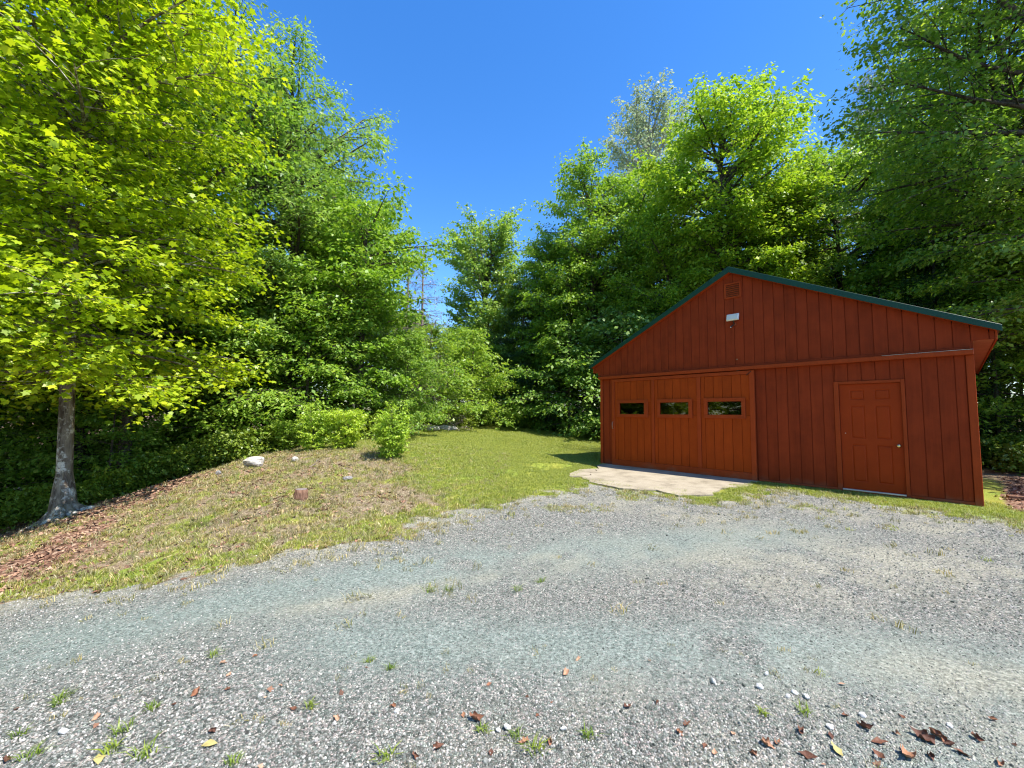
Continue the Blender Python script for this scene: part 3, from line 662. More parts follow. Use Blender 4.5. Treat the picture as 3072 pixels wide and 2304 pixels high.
def tree_meshes(seed, H, R, h0=.25, prof='round', nprim=46, el=(5, 65), droop=.18, sec=3.0, ntw=8, nlf=7, lsize=.13, shape='oval', tr=.16, twl=.55, lean=(0, 0), tilt=.5, bare=0.0, extra=(), whorl=0, secdroop=.15, trunk_top=.97, flare=1.0, leafy_in=.2, vjit=.07, gap=0.0):
    rng = np.random.default_rng(seed)
    # trunk
    m = 14; s = np.linspace(0, 1, m)
    wob = np.cumsum(rng.normal(0, .012*H/10, (m, 2)), 0)*s[:, None]
    tp = np.stack([wob[:, 0]+lean[0]*s*H, wob[:, 1]+lean[1]*s*H, s*H*trunk_top], -1)
    trd = tr*(1-s)**.8+.012; 
    sv = np.r_[[0, .012, .03, .06], s[1:]]; 
    tp2 = np.stack([np.interp(sv, s, tp[:, k]) for k in range(3)], -1); tr2 = np.interp(sv, s, trd); tr2[:3] *= np.array([1.55, 1.28, 1.1])*flare/1.0 if flare > 1 else np.array([1.35, 1.18, 1.06])
    tp2[0, 2] -= .25
    V, Q = tubes_np(None, tp2[None], tr2[None], 10)
    # primaries
    t = (np.arange(nprim)+rng.random(nprim)*.8)/nprim
    hz = h0+(trunk_top*.985-h0)*t**.92
    if whorl: az = np.arange(nprim)*2*np.pi/whorl+np.floor(np.arange(nprim)/whorl)*.9+rng.normal(0, .15, nprim); hz = h0+(trunk_top*.99-h0)*(np.floor(np.arange(nprim)/whorl)*whorl/nprim)+rng.normal(0, .006, nprim)
    else: az = np.arange(nprim)*2.39996+rng.normal(0, .35, nprim)
    O = np.stack([np.interp(hz, s*trunk_top, tp[:, k]) for k in range(3)], -1)
    L = R*PROF[prof](t)*(.72+.45*rng.random(nprim)); E = np.radians(el[0]+(el[1]-el[0])*t**1.2+rng.normal(0, 7, nprim))
    if gap > 0: keep0 = rng.random(nprim) > gap; O, az, L, E, t = O[keep0], az[keep0], L[keep0], E[keep0], t[keep0]
    L = L/np.maximum(np.cos(E), .45)
    dr = np.full(len(L), droop)*(1-.6*t)
    if extra:
        ex = np.array(extra, float)
        O = np.r_[O, np.stack([np.interp(ex[:, 0]/H, s*trunk_top, tp[:, k]) for k in range(3)], -1)]; az = np.r_[az, np.radians(ex[:, 1])]; L = np.r_[L, ex[:, 2]]; E = np.r_[E, np.radians(ex[:, 3])]; dr = np.r_[dr, ex[:, 4]]
    PB = branch_pts(O, az, E, L, dr, 7, rng, .05)
    pr = np.clip(tr*.42*(L/R)**.8, .012, .2)[:, None]*np.linspace(1, .18, 7)[None]
    v, q = tubes_np(None, PB, pr, 5); Q = np.r_[Q, q+len(V)]; V = np.r_[V, v]
    # secondaries
    ns = np.maximum(3, (L*sec).astype(int)+2); pi = np.repeat(np.arange(len(L)), ns)
    ks = np.concatenate([np.arange(k) for k in ns]); ss = leafy_in+(1-leafy_in)*(ks+rng.random(len(ks))*.7)/np.repeat(ns, ns)
    ss = np.clip(ss, 0, .995); x = ss*6; i0 = np.minimum(x.astype(int), 5); fx = (x-i0)[:, None]
    O2 = PB[pi, i0]*(1-fx)+PB[pi, i0+1]*fx
    side = np.where(ks % 2 == 0, 1, -1); a2 = az[pi]+side*np.radians(28+38*rng.random(len(ks)))*(1-.35*ss)
    L2 = (L[pi]*(.20+.34*(1-ss))+.22)*(.65+.6*rng.random(len(ks))); e2 = E[pi]*.45+rng.normal(.05, .22, len(ks))
    PB2 = branch_pts(O2, a2, e2, L2, np.full(len(ks), secdroop), 4, rng, .05)
    r2 = np.clip(L2*.010, .004, .03)[:, None]*np.linspace(1, .3, 4)[None]
    v, q = tubes_np(None, PB2, r2, 3); Q = np.r_[Q, q+len(V)]; V = np.r_[V, v]
    trunk = mesh_equal('trunk', V, Q, True)
    # twigs and leaves
    si = np.repeat(np.arange(len(L2)), ntw); kt = np.tile(np.arange(ntw), len(L2)); st = .12+.88*(kt+rng.random(len(kt)))/ntw
    if bare > 0: kp = rng.random(len(si)) > bare; si, kt, st = si[kp], kt[kp], st[kp]
    x = np.clip(st, 0, .999)*3; i0 = x.astype(int); fx = (x-i0)[:, None]
    O3 = PB2[si, i0]*(1-fx)+PB2[si, i0+1]*fx
    a3 = a2[si]+np.where(kt % 2 == 0, 1, -1)*np.radians(20+45*rng.random(len(kt))); e3 = e2[si]*.5+rng.normal(0, .25, len(kt))
    L3 = twl*(.5+.8*rng.random(len(kt)))
    li = np.repeat(np.arange(len(O3)), nlf); kl = np.tile(np.arange(nlf), len(O3)); sl = (kl+.3+.7*rng.random(len(kl)))/nlf
    d3 = np.stack([np.cos(a3)*np.cos(e3), np.sin(a3)*np.cos(e3), np.sin(e3)], -1)
    Pt = O3[li]+d3[li]*(L3[li]*sl)[:, None]+rng.normal(0, vjit, (len(li), 3)); Pt[:, 2] -= .10*(L3[li]*sl**2)
    al = a3[li]+np.where(kl % 2 == 0, 1, -1)*(.6+.4*rng.random(len(li)))
    lv, lf = leaves_np(Pt, al, lsize, shape, rng, tilt)
    crown = mesh_equal('crown', lv, lf)
    attr(crown, 'rnd', np.clip(.5*rng.random(len(lf))+.5*rng.random(len(O3))[li], 0, 1), 'FLOAT', 'FACE')
    return trunk, crown

M['leaf_maple'] = mat_leaf('maple_leaf', [(.17, .29, .011), (.37, .49, .016), (.66, .71, .04)], .50, (1.1, 1.12, .5), objvar=.0)
M['leaf_bright'] = mat_leaf('bright_broad_leaf', [(.13, .27, .02), (.28, .45, .045), (.50, .64, .11)], .48, (1.1, 1.12, .5))  # extra blue here and in broad and ash leaves stands for sky reflection
M['leaf_mid'] = mat_leaf('broad_leaf', [(.12, .25, .025), (.27, .43, .05), (.48, .60, .12)], .50, (1.12, 1.12, .5))
M['leaf_deep'] = mat_leaf('deep_green_leaf', [(.10, .22, .035), (.22, .37, .055), (.38, .51, .11)], .50, (1.12, 1.12, .5))
M['leaf_ash'] = mat_leaf('ash_leaf', [(.17, .31, .06), (.30, .45, .09), (.45, .58, .15)], .45, (1.05, 1.1, .55))
M['leaf_poplar'] = mat_leaf('silvery_poplar_leaf', [(.28, .34, .20), (.44, .50, .32), (.62, .68, .48)], .45, (1, 1.05, .7), rough=.35)
M['leaf_needle'] = mat_leaf('dark_needle', [(.025, .065, .02), (.045, .10, .03), (.075, .145, .045)], .2, (1, 1, .6))
M['leaf_pine'] = mat_leaf('grey_green_pine_needle', [(.12, .16, .09), (.18, .22, .12), (.24, .29, .17)], .2, (1, 1, .6))
M['leaf_dead'] = mat_leaf('dead_brown_needle', [(.18, .12, .10), (.28, .21, .18), (.38, .31, .27)], .1, (1, 1, 1))
M['leaf_shrub'] = mat_leaf('shrub_leaf', [(.22, .36, .03), (.38, .54, .05), (.56, .68, .10)], .45, (1.1, 1.12, .5))
M['leaf_weed'] = mat_leaf('weed_leaf', [(.10, .17, .015), (.19, .28, .03), (.30, .37, .06)], .35, (1.1, 1.1, .5))
M['bark_maple'] = mat_bark('mossy_grey_bark', (.05, .035, .026), (.30, .25, .19), (.55, .52, .46), .56)
M['bark'] = mat_bark('grey_brown_bark', (.035, .028, .022), (.16, .13, .105), (.24, .23, .20), .64)
M['bark_pale'] = mat_bark('pale_poplar_bark', (.22, .20, .17), (.50, .48, .43))
M['bark_dead'] = mat_bark('weathered_dead_bark', (.14, .11, .095), (.32, .27, .25))

def tree(name, label, meshes, mats, loc, rz=0.0, sc=1.0, group=None, cat='tree', z=None, sz=None):
    x, y = loc; t = thing(name, label, cat, (x, y, (gz(x, y) if z is None else z)-.02), rz, group)
    t.scale = (sc, sc, sz if sz else sc)
    link('trunk', meshes[0], mats[0], t)
    if meshes[1] is not None:
        c = link('crown', meshes[1], mats[1], t); c['kind'] = 'stuff'
    return t

# prototypes, metres
T = {}
T['maple0'] = tree_meshes(1, 14.0, 2.9, .20, 'tall', 84, (0, 52), .16, 3.7, 8, 8, .098, 'maple', .105, .55, tilt=.45, flare=1.3, leafy_in=.04, lean=(-.05, 0),
                          extra=[(2.7, -38, 1.9, 8, .25), (2.55, -20, 1.7, 2, .20), (2.9, -60, 1.8, 12, .28), (2.4, 175, 2.2, 0, .15), (2.6, 210, 2.4, 0, .2), (2.8, 150, 2.2, 5, .2), (3.3, 250, 2.2, 5, .2), (2.9, 100, 2.4, 0, .2), (3.2, 60, 2.6, 0, .2)]+[(3.4+.42*k, -45+(-1)**k*(8+7*(k % 4)), 1.7+.25*(k % 3), 18, .2) for k in range(17)])
T['mapleA'] = tree_meshes(2, 14.0, 3.3, .25, 'round', 56, (6, 48), .16, 2.4, 12, 6, .172, 'oval', .17, .48, leafy_in=.25, vjit=.09)
T['mapleB'] = tree_meshes(3, 16.0, 3.4, .20, 'tall', 60, (4, 48), .2, 2.3, 12, 6, .176, 'oval', .18, .48, gap=.08, leafy_in=.25, vjit=.09)
T['maplerd'] = tree_meshes(4, 16.5, 3.2, .28, 'dome', 96, (4, 46), .10, 2.6, 12, 6, .172, 'oval', .2, .45, gap=.03, leafy_in=.25, trunk_top=.90, vjit=.09)
T['upright'] = tree_meshes(5, 13.0, 2.6, .22, 'vase', 50, (34, 66), .05, 3.2, 8, 6, .19, 'round', .13, .42, leafy_in=.15)
T['ash'] = tree_meshes(6, 14.0, 2.8, .2, 'tall', 52, (20, 60), .22, 3.0, 8, 8, .17, 'ash', .16, .5, secdroop=.35, gap=.14, leafy_in=.2)
T['poplar'] = tree_meshes(7, 22.0, 3.0, .35, 'tall', 50, (30, 68), .08, 3.0, 8, 7, .15, 'round', .2, .5, bare=.04, lean=(.02, 0), gap=.08)
T['limb'] = tree_meshes(21, 9.0, 1.9, .12, 'tall', 46, (8, 52), .16, 3.6, 8, 6, .16, 'oval', .1, .45, leafy_in=.15, extra=[(6.9, 2, 2.9, 14, .05), (6.3, -25, 2.4, 8, .1), (5.6, -50, 2.3, 5, .1)])
T['beechA'] = tree_meshes(8, 7.0, 2.5, .13, 'low', 36, (2, 55), .20, 3.6, 8, 6, .155, 'oval', .06, .5, tilt=.38, leafy_in=.12)
T['beechB'] = tree_meshes(9, 5.0, 2.1, .09, 'low', 27, (0, 52), .22, 3.8, 8, 6, .15, 'oval', .045, .45, tilt=.38, leafy_in=.12)
T['sapling'] = tree_meshes(10, 3.2, 1.25, .08, 'low', 20, (5, 60), .22, 4.6, 7, 7, .12, 'oval', .025, .35, tilt=.4)
T['spruce'] = tree_meshes(12, 11.0, 2.2, .04, 'cone', 84, (-4, 25), .22, 4.6, 9, 9, .13, 'needle', .13, .32, whorl=6, tilt=.5, secdroop=.2)
T['hemlock'] = tree_meshes(13, 9.0, 2.6, .03, 'cone', 66, (0, 25), .28, 4.2, 10, 9, .14, 'needle', .1, .36, whorl=6, tilt=.35, secdroop=.3)
T['pine'] = tree_meshes(14, 21.0, 2.6, .45, 'round', 44, (5, 50), .05, 3.2, 7, 14, .18, 'needle', .2, .3, whorl=5, tilt=.9, bare=.2)
T['dead'] = tree_meshes(15, 9.5, 1.3, .2, 'cone', 60, (-12, 15), .3, 5, 2, 3, .10, 'needle', .075, .3, whorl=5, bare=.75)
T['deadb'] = tree_meshes(16, 8.0, 1.6, .1, 'cone', 70, (-5, 20), .3, 5.5, 5, 5, .12, 'needle', .08, .3, whorl=6, bare=.35)
T['bigright'] = tree_meshes(17, 15.0, 3.9, .25, 'tall', 58, (8, 52), .20, 2.8, 9, 9, .128, 'oval', .16, .5, lean=(-.14, .02), gap=.16, tilt=.6)
T['shrub'] = tree_meshes(18, 1.4, .62, .05, 'vase', 38, (15, 72), .05, 9, 5, 6, .10, 'oval', .016, .15, tilt=.55, vjit=.025, leafy_in=.1)
T['shrubB'] = tree_meshes(19, 1.15, .62, .05, 'vase', 34, (12, 70), .05, 9, 5, 6, .10, 'oval', .014, .15, tilt=.55, vjit=.025, leafy_in=.1)

BK, BM = M['bark'], M['bark_maple']
tree('maple_tree', 'large yellow-green maple with mossy trunk standing on the mulched slope', T['maple0'], (BM, M['leaf_maple']), (-7.95, 7.75), 0.0, 1.0)
def root_flare():
    # surface roots spreading from the maple's foot
    mt = bpy.data.objects['maple_tree']
    for az, ln in ((-60, .95), (-130, .55), (10, .75), (70, .5), (160, .6), (-95, .45), (-25, .6)):
        a = math.radians(az); pts = []; rr = []
        for k in range(7):
            s = k/6; r = .06+ln*s; x = r*math.cos(a+.25*s); y = r*math.sin(a+.25*s)
            zg = gz(-7.95+x, 7.75+y)-mt.location.z
            pts.append((x, y, zg+max(.22*(1-s*2.2)**2 if s < .45 else 0, 0)+.025-.06*s)); rr.append(.075*(1-s)**.8+.016)
        MB().tube(pts, rr, 8).build('root', BM, mt, True)
root_flare()

L_ = 'leaf_'
plan = [  # name, label, prototype, leaf material, bark, (x, y), rz, scale
 ('ash_tree', 'tall pale ash tree rising behind the yellow-green maple', 'ash', 'ash', BK, (-9.2, 13.9), .3, .98),
 ('ash_tree', 'tallest narrow ash whose top meets the sky beside the maple crown', 'ash', 'ash', BK, (-8.0, 15.2), 2.1, .96),
 ('broadleaf_tree', 'mid-green tree with a long limb reaching out towards the open sky', 'limb', 'bright', BK, (-5.2, 14.7), 0.0, .92),
 ('broadleaf_tree', 'bushy bright tree between the ash and the dead spruces', 'mapleA', 'bright', BK, (-6.9, 16.4), 4.0, .64),
 ('broadleaf_tree', 'dark broadleaf tree in the wood just behind the maple trunk', 'mapleA', 'deep', BK, (-10.4, 11.6), 2.0, .85),
 ('broadleaf_tree', 'shaded broadleaf tree deep in the wood beyond the mulched slope', 'mapleB', 'mid', BK, (-13.2, 13.2), 3.0, .85),
 ('broadleaf_tree', 'broadleaf tree closing the view at the edge beside the maple', 'mapleA', 'mid', BK, (-14.2, 9.4), 5.0, .95),
 ('beech_sapling', 'low layered beech sapling behind the smallest of the rounded shrubs', 'beechA', 'mid', BK, (-6.6, 13.8), .4, .85),
 ('beech_sapling', 'layered beech sapling directly behind the middle shrubs', 'beechA', 'mid', BK, (-5.1, 14.2), 2.6, .72),
 ('beech_sapling', 'bright beech sapling reaching over the foremost shrub', 'beechA', 'bright', BK, (-3.6, 14.6), 4.4, .52),
 ('beech_sapling', 'shaded beech sapling at the dark foot of the wood beside the boulder', 'beechB', 'deep', BK, (-9.8, 14.6), 1.2, .85),
 ('beech_sapling', 'leafy beech sapling in front of the grey dead spruce', 'beechB', 'bright', BK, (-3.5, 18.4), 1.9, .9),
 ('beech_sapling', 'small yellow-green sapling at the far corner of the lawn', 'beechB', 'bright', BK, (-2.0, 21.4), 3.3, 1.0),
 ('beech_sapling', 'broad sapling behind the pale rocks at the lawn edge', 'beechA', 'bright', BK, (-2.9, 23.6), 5.2, .78),
 ('spruce_tree', 'dark spruce half hidden behind the beech saplings', 'spruce', 'needle', BK, (-5.6, 17.4), .0, .62),
 ('dead_spruce', 'bare grey dead spruce spire standing against the sky', 'dead', 'dead', M['bark_dead'], (-4.95, 19.8), .0, 1.02),
 ('dead_spruce', 'thin dead spruce top beside the bare grey spire', 'dead', 'dead', M['bark_dead'], (-4.35, 20.4), 1.4, .98),
 ('dead_spruce', 'bushy brown dead spruce below the bare spires', 'deadb', 'dead', M['bark_dead'], (-4.05, 18.9), .8, 1.05),
 ('upright_maple', 'upright pale green maple alone against the sky at the end of the lawn', 'upright', 'ash', BK, (-1.9, 28.0), .9, .86),
 ('broadleaf_tree', 'small rounded tree between the upright maple and the tall cluster', 'mapleA', 'bright', BK, (1.4, 30.5), .2, .72),
 ('hemlock_tree', 'dark hemlock beyond the lawn left of the garage', 'hemlock', 'needle', BK, (.6, 26.0), .3, 1.1),
 ('hemlock_tree', 'dark hemlock in the deep shade behind the garage corner', 'hemlock', 'needle', BK, (3.0, 26.6), 2.3, 1.2),
 ('broadleaf_tree', 'tall full green tree above the left slope of the garage roof', 'mapleB', 'bright', BK, (4.5, 23.8), 1.0, .95),
 ('broadleaf_tree', 'bright-leaved tree leaning out over the far end of the lawn', 'mapleA', 'bright', BK, (2.9, 25.6), 3.9, .80),
 ('poplar_tree', 'tall silvery poplar with thin pale foliage and a white trunk', 'poplar', 'poplar', M['bark_pale'], (9.0, 28.0), .0, .97),
 ('round_maple', 'round-topped maple rising highest behind the garage ridge', 'maplerd', 'bright', BK, (10.0, 19.6), .7, 1.02),
 ('broadleaf_tree', 'bright tree just behind the garage roof peak', 'mapleA', 'mid', BK, (7.9, 21.0), 5.5, .72),
 ('young_tree', 'young tree with bright layered leaves beside the garage corner', 'beechB', 'bright', BK, (2.9, 21.6), 2.2, 1.18),
 ('young_tree', 'slim pale young tree over the left eave of the garage', 'sapling', 'ash', BK, (5.3, 20.6), 1.2, 2.0),
 ('pine_tree', 'distant grey-green pine in the gap behind the round maple', 'pine', 'pine', BK, (19.5, 27.0), .0, .86),
 ('pine_tree', 'tall pine showing between the leaves of the big overhanging tree', 'pine', 'pine', BK, (21.0, 22.6), 1.0, 1.0),
 ('overhanging_tree', 'big dark-leaved tree leaning in over the garage from beside its wall', 'bigright', 'mid', BK, (14.4, 9.6), .0, 1.0),
 ('overhanging_tree', 'second leaning tree with a thin dark trunk behind the overhanging one', 'bigright', 'deep', BK, (16.2, 12.2), .3, .92),
 ('broadleaf_tree', 'shaded tree behind the right slope of the garage roof', 'mapleB', 'mid', BK, (14.8, 19.0), 2.0, .85),
 ('broadleaf_tree', 'dark tree filling the wood beyond the right eave', 'mapleA', 'mid', BK, (16.8, 15.2), 4.0, .9),
 ('broadleaf_tree', 'sunlit tree deep in the wood beyond the right eave', 'mapleB', 'mid', BK, (19.2, 17.4), 1.4, .9),
 ('beech_sapling', 'understory sapling at the wood edge beyond the garage side', 'beechA', 'deep', BK, (15.2, 13.4), 1.0, .95),
 ('beech_sapling', 'dark understory sapling behind the garage side wall', 'beechA', 'deep', BK, (17.0, 14.0), 2.0, 1.05),
]
for nm, lb, pr, lf, bk, loc, rz, sc in plan:
    tree(nm, lb, T[pr], (bk, M[L_+lf]), loc, rz, sc)
# the wood behind: trees that only close the view
rr = random.Random(7)
protoW = ['mapleA', 'mapleB', 'maplerd', 'mapleB', 'spruce', 'beechA', 'hemlock', 'mapleA']
woods = []
def wood(x, y, pr=None, sc=None):
    p = pr or rr.choice(protoW); s = sc or rr.uniform(.75, 1.0)
    lf = 'needle' if p in ('spruce', 'hemlock') else 'deep' if (p == 'beechB' and x < -6) else rr.choice(['mid', 'deep', 'mid'])
    kindw = {'spruce': 'dark spruce', 'hemlock': 'dark drooping hemlock', 'beechA': 'tall leafy beech sapling', 'beechB': 'low leafy beech sapling', 'mapleA': 'broad-crowned tree', 'mapleB': 'tall slender tree', 'maplerd': 'round-topped tree'}[p]
    zone = 'across the drive, mirrored in the window panes' if y < 3 else 'in the shaded wood behind the maple' if x < -6.4 and y < 19 else 'deep in the wood beyond the ash trees' if x < -6.4 else 'in the dark wood at the end of the lawn' if x < 6 else 'in the wood straight behind the garage roof' if x < 15 else 'in the wood beyond the garage side wall'
    tone = {'needle': '', 'mid': 'mid-green ', 'deep': 'deep-green '}[lf]
    woods.append(tree('forest_tree', tone+kindw+' '+zone, T[p], (BK, M[L_+lf]), (x, y), rr.uniform(0, 6.28), s, 'trees of the dense wood'))
for x, y in [(-9.6, 15.5), (-12.5, 16.5), (-16, 15), (-18, 11), (-17.5, 18), (-11, 20), (-14.5, 22), (-20, 23), (-7.6, 21), (-9.5, 25)]: wood(x, y)
for x, y, s in [(-6.3, 26, .5), (-3.8, 31, .5), (-1.2, 33, .6), (1.8, 34.5, .62), (5.5, 30.5, .8), (8.8, 32.5, .8), (12.2, 26.5, .8), (13.5, 31.5, .85), (17, 30, .8), (22, 30, .85)]: wood(x, y, rr.choice(['mapleA', 'mapleB']), s)
for x, y, s in [(6.3, 24.6, 1.0), (3.2, 24.4, .78), (8.6, 22.6, .82), (12.0, 20.6, .85)]: wood(x, y, 'mapleA', s)
for x, y in [(12.8, 22.2), (16.8, 22.5), (20.5, 19.6), (24, 24), (22.5, 15.5), (19.6, 13.2), (26, 18.5), (24, 11.5), (29, 14)]: wood(x, y, rr.choice(['mapleB', 'mapleA', 'maplerd']), rr.uniform(.8, .98))
for x, y in [(-9.2, 13.6), (-12.6, 12.6), (-14.2, 10.6)]: wood(x, y, 'beechA', rr.uniform(.7, .95))
for x, y in [(.2, 28.5), (2.0, 28.2), (4.2, 27.4), (5.9, 25.8), (7.8, 24.6), (-0.6, 25.6), (1.4, 25.2), (3.6, 24.9)]: wood(x, y, rr.choice(['beechA', 'hemlock', 'beechB']), rr.uniform(.75, 1.1))
for x, y in [(18.6, 15.6), (14.2, 16.2), (12.2, 18.4), (20.8, 16.8), (16.0, 17.6), (14.6, 14.6)]: wood(x, y, rr.choice(['beechA', 'hemlock']), rr.uniform(.9, 1.2))
# trees on the far side of the drive, seen in the window panes
for x, y in [(-15, 1.5), (-17, -5), (-13, -11), (-20, -1), (-22, -9), (-8, -17), (-17, -16)]: wood(x, y, rr.choice(['mapleA', 'mapleB']), rr.uniform(.85, 1.0))
for x, y in [(-5, 37), (-2.5, 40), (.5, 41), (4, 40), (8, 41), (-8, 33), (-7, 29), (12, 38)]: wood(x, y, rr.choice(['mapleA', 'mapleB']), rr.uniform(.5, .62))
for x, y in [(-3.4, 27.2), (-5.2, 27.5), (-1.6, 26.4)]: wood(x, y, 'beechB', 1.1)
# undergrowth that closes the foot of the wood
for x, y, s in [(-10.2, 11.0, .62), (-13.6, 7.6, .8), (-11.2, 15.4, 1.1), (-16.2, 13.4, 1.2), (-18.5, 8.4, 1.2), (-8.8, 15.6, 1.1), (-18, 14.5, 1.3), (-20.5, 11, 1.3), (-14, 17.6, 1.2), (-22, 7, 1.3), (-17, 17, 1.2), (-12.6, 18.6, 1.2)]: wood(x, y, 'beechB', s)
for x, y in [(-22, 9), (-24, 14), (-26, 19), (-21, 6), (-28, 10), (-24, 26), (-16, 28), (-12, 30), (-30, 25)]: wood(x, y, rr.choice(['mapleA', 'mapleB', 'spruce']), rr.uniform(.85, 1.0))

# ------------------------------------------------------------------ shrubs, rocks and small things
def pix(px, py):                            # ground point met by a line of sight
    a = (px-1536)*math.cos(.0096)+(py-1152)*math.sin(.0096); b = -(px-1536)*math.sin(.0096)+(py-1152)*math.cos(.0096)
    X = a/1282.754; zc = -b/1282.754; Y = math.cos(.072)-zc*math.sin(.072); Z = math.sin(.072)+zc*math.cos(.072)
    t = .8
    while t < 60:
        if CH+Z*t <= top1(X*t, Y*t): break
        t += .01+.002*t
    return X*t, Y*t
shr = [((1174, 1374), 'shrub', .46, 'foremost rounded green shrub casting a dark shadow on the bank', .2), ((1035, 1346), 'shrubB', .52, 'rounded shrub standing second behind the foremost one', 1.5),
       ((938, 1352), 'shrub', .44, 'leafy shrub between the second shrub and the low spreading one', 3.0), ((866, 1350), 'shrubB', .44, 'low spreading shrub nearest the dark wood', 4.4)]
for (px, py), p, sc, lb, rz in shr:
    x, y = pix(px, py); tree('round_shrub', lb, T[p], (BK, M['leaf_shrub']), (x, y), rz, sc, 'rounded shrubs along the bank top', 'shrub', top1(x, y))

def rock_mesh(seed, sub=3, amp=.22):
    import bmesh
    bm = bmesh.new(); bmesh.ops.create_icosphere(bm, subdivisions=sub, radius=1.0)
    r = np.random.default_rng(seed); D = r.normal(size=(14, 3)); D /= np.linalg.norm(D, axis=1)[:, None]; O = .62+.3*r.random(14)
    for v in bm.verts:
        p = np.array(v.co); n = p/np.linalg.norm(p); k = 1.0
        for d, o in zip(D, O):
            t = n@d
            if t > 1e-3: k = min(k, o/t)                     # cut by flat facets
        k *= 1+amp*.25*math.sin(7*n[0]+seed)*math.sin(6*n[1]+2)*math.sin(8*n[2]+seed*2)
        v.co = Vector(n*k)
    me = bpy.data.meshes.new('rock'); bm.to_mesh(me); bm.free(); return me
def mat_rock(name, a, b):
    m, N, L = new_mat(name); P = mapping(N, L)
    n = noise_n(N, L, P, 3.0, 8, .65); r = ramp(N, [(.3, a), (.7, b)]); L.new(n.outputs['Fac'], r.inputs[0])
    return finish(m, N, L, r.outputs[0], .9, n.outputs['Fac'], .6, .08, .2)
M['rock'] = mat_rock('pale_granite', (.34, .31, .27), (.62, .58, .51)); M['rock_grey'] = mat_rock('grey_stone', (.16, .15, .15), (.36, .34, .33)); M['rock_white'] = mat_rock('white_quartz', (.6, .6, .58), (.85, .84, .82))
def rock(label, px, sz, seed, mat='rock', rz=0.0, cat='rock', name='boulder', sink=.25, group=None, sub=3):
    x, y = pix(*px); me = rock_mesh(seed, sub)
    o = link(name, me, M[mat], loc=(x, y, top1(x, y)+sz[2]*(1-sink)-sz[2]*.1), rot=(0, 0, rz), scale=sz); tag(o, label, cat, group); return o
rock('large pale granite boulder on the crest of the bank', (760, 1400), (.24, .18, .15), 3, rz=.3)
rock('small pale rock a step from the large boulder', (884, 1386), (.08, .07, .07), 5, rz=1.0, name='small_rock')
rock('grey pointed stone in the grass before the boulder', (654, 1424), (.06, .05, .05), 7, 'rock_grey', name='small_rock')
rock('low grey stone at the dark edge of the wood', (584, 1420), (.09, .06, .04), 8, 'rock_grey', name='small_rock')
rock('flat grey rock in the thin grass below the foremost shrub', (1043, 1440), (.09, .07, .05), 9, 'rock_grey', name='flat_rock')
rock('flat pale ledge rock behind the low spreading shrub', (919, 1326), (.42, .25, .12), 12, name='ledge_rock')
rock('grey mossy rock between the shrubs and the lawn', (1105, 1298), (.36, .22, .20), 14, 'rock_grey', name='ledge_rock')
rock('long pale rock half buried at the far lawn edge', (1270, 1292), (.75, .35, .16), 15, name='ledge_rock')
rock('short pale rock beside the long one at the lawn edge', (1340, 1290), (.5, .3, .13), 16, name='ledge_rock')

def mat_wood_cut():
    return mat_bark('weathered_stump_wood', (.10, .05, .032), (.26, .15, .10), None, .6, 2.0)
M['stump'] = mat_wood_cut()
def stump():
    x, y = pix(901, 1490); t = thing('tree_stump', 'small reddish tree stump in the middle of the bank', 'stump', (x, y, top1(x, y)-.02), 0)
    MB().tube([(0, 0, -.1), (.0, 0, .02), (.01, 0, .07), (.012, .0, .125)], [.14, .115, .10, .098], 14).build('trunk', M['stump'], t, True)
    MB().tube([(.012, 0, .1252), (.012, 0, .131)], [.088, .085], 14).build('cut_face', M['bark_dead'], t)
stump()
def stick(label, a, b, r=.012, seed=0):
    A = pix(*a); B = pix(*b); rnd = random.Random(seed); pts = []
    for k in range(6):
        s = k/5; x = A[0]+(B[0]-A[0])*s+rnd.uniform(-.02, .02); y = A[1]+(B[1]-A[1])*s+rnd.uniform(-.02, .02); pts.append((x, y, top1(x, y)+r*.8+.006))
    o = MB().tube(pts, [r*(1-.6*k/5) for k in range(6)], 6).build('fallen_stick', M['bark_dead'], None, True); tag(o, label, 'stick')
stick('thin pale stick lying on the bank below the maple', (329, 1622), (382, 1584), .013, 1)
stick('long fallen stick at the shaded foot of the wood', (385, 1458), (470, 1445), .02, 2)
stick('short dry stick among the litter low on the bank', (540, 1632), (575, 1618), .009, 3)
stick('twig lying beside the long root of the maple', (200, 1560), (255, 1528), .010, 4)
stick('grey stick beside the small pale rock', (930, 1405), (965, 1372), .012, 5)

def side_things():
    def put(nm, lb, cat, u, inn, z, mb, mat, rot=0.0):
        x, y = fpt(u, -inn); o = mb.build(nm, mat, None, False, loc=(x, y, z), rot=(0, 0, RZ+rot)); tag(o, lb, cat)
    put('old_board', 'old brown board lying on the litter beside the garage', 'board', 4.55, 1.6, .02, MB().box(-.6, .6, -.07, .07, -.01, .03, .004), M['stump'], .25)
side_things()

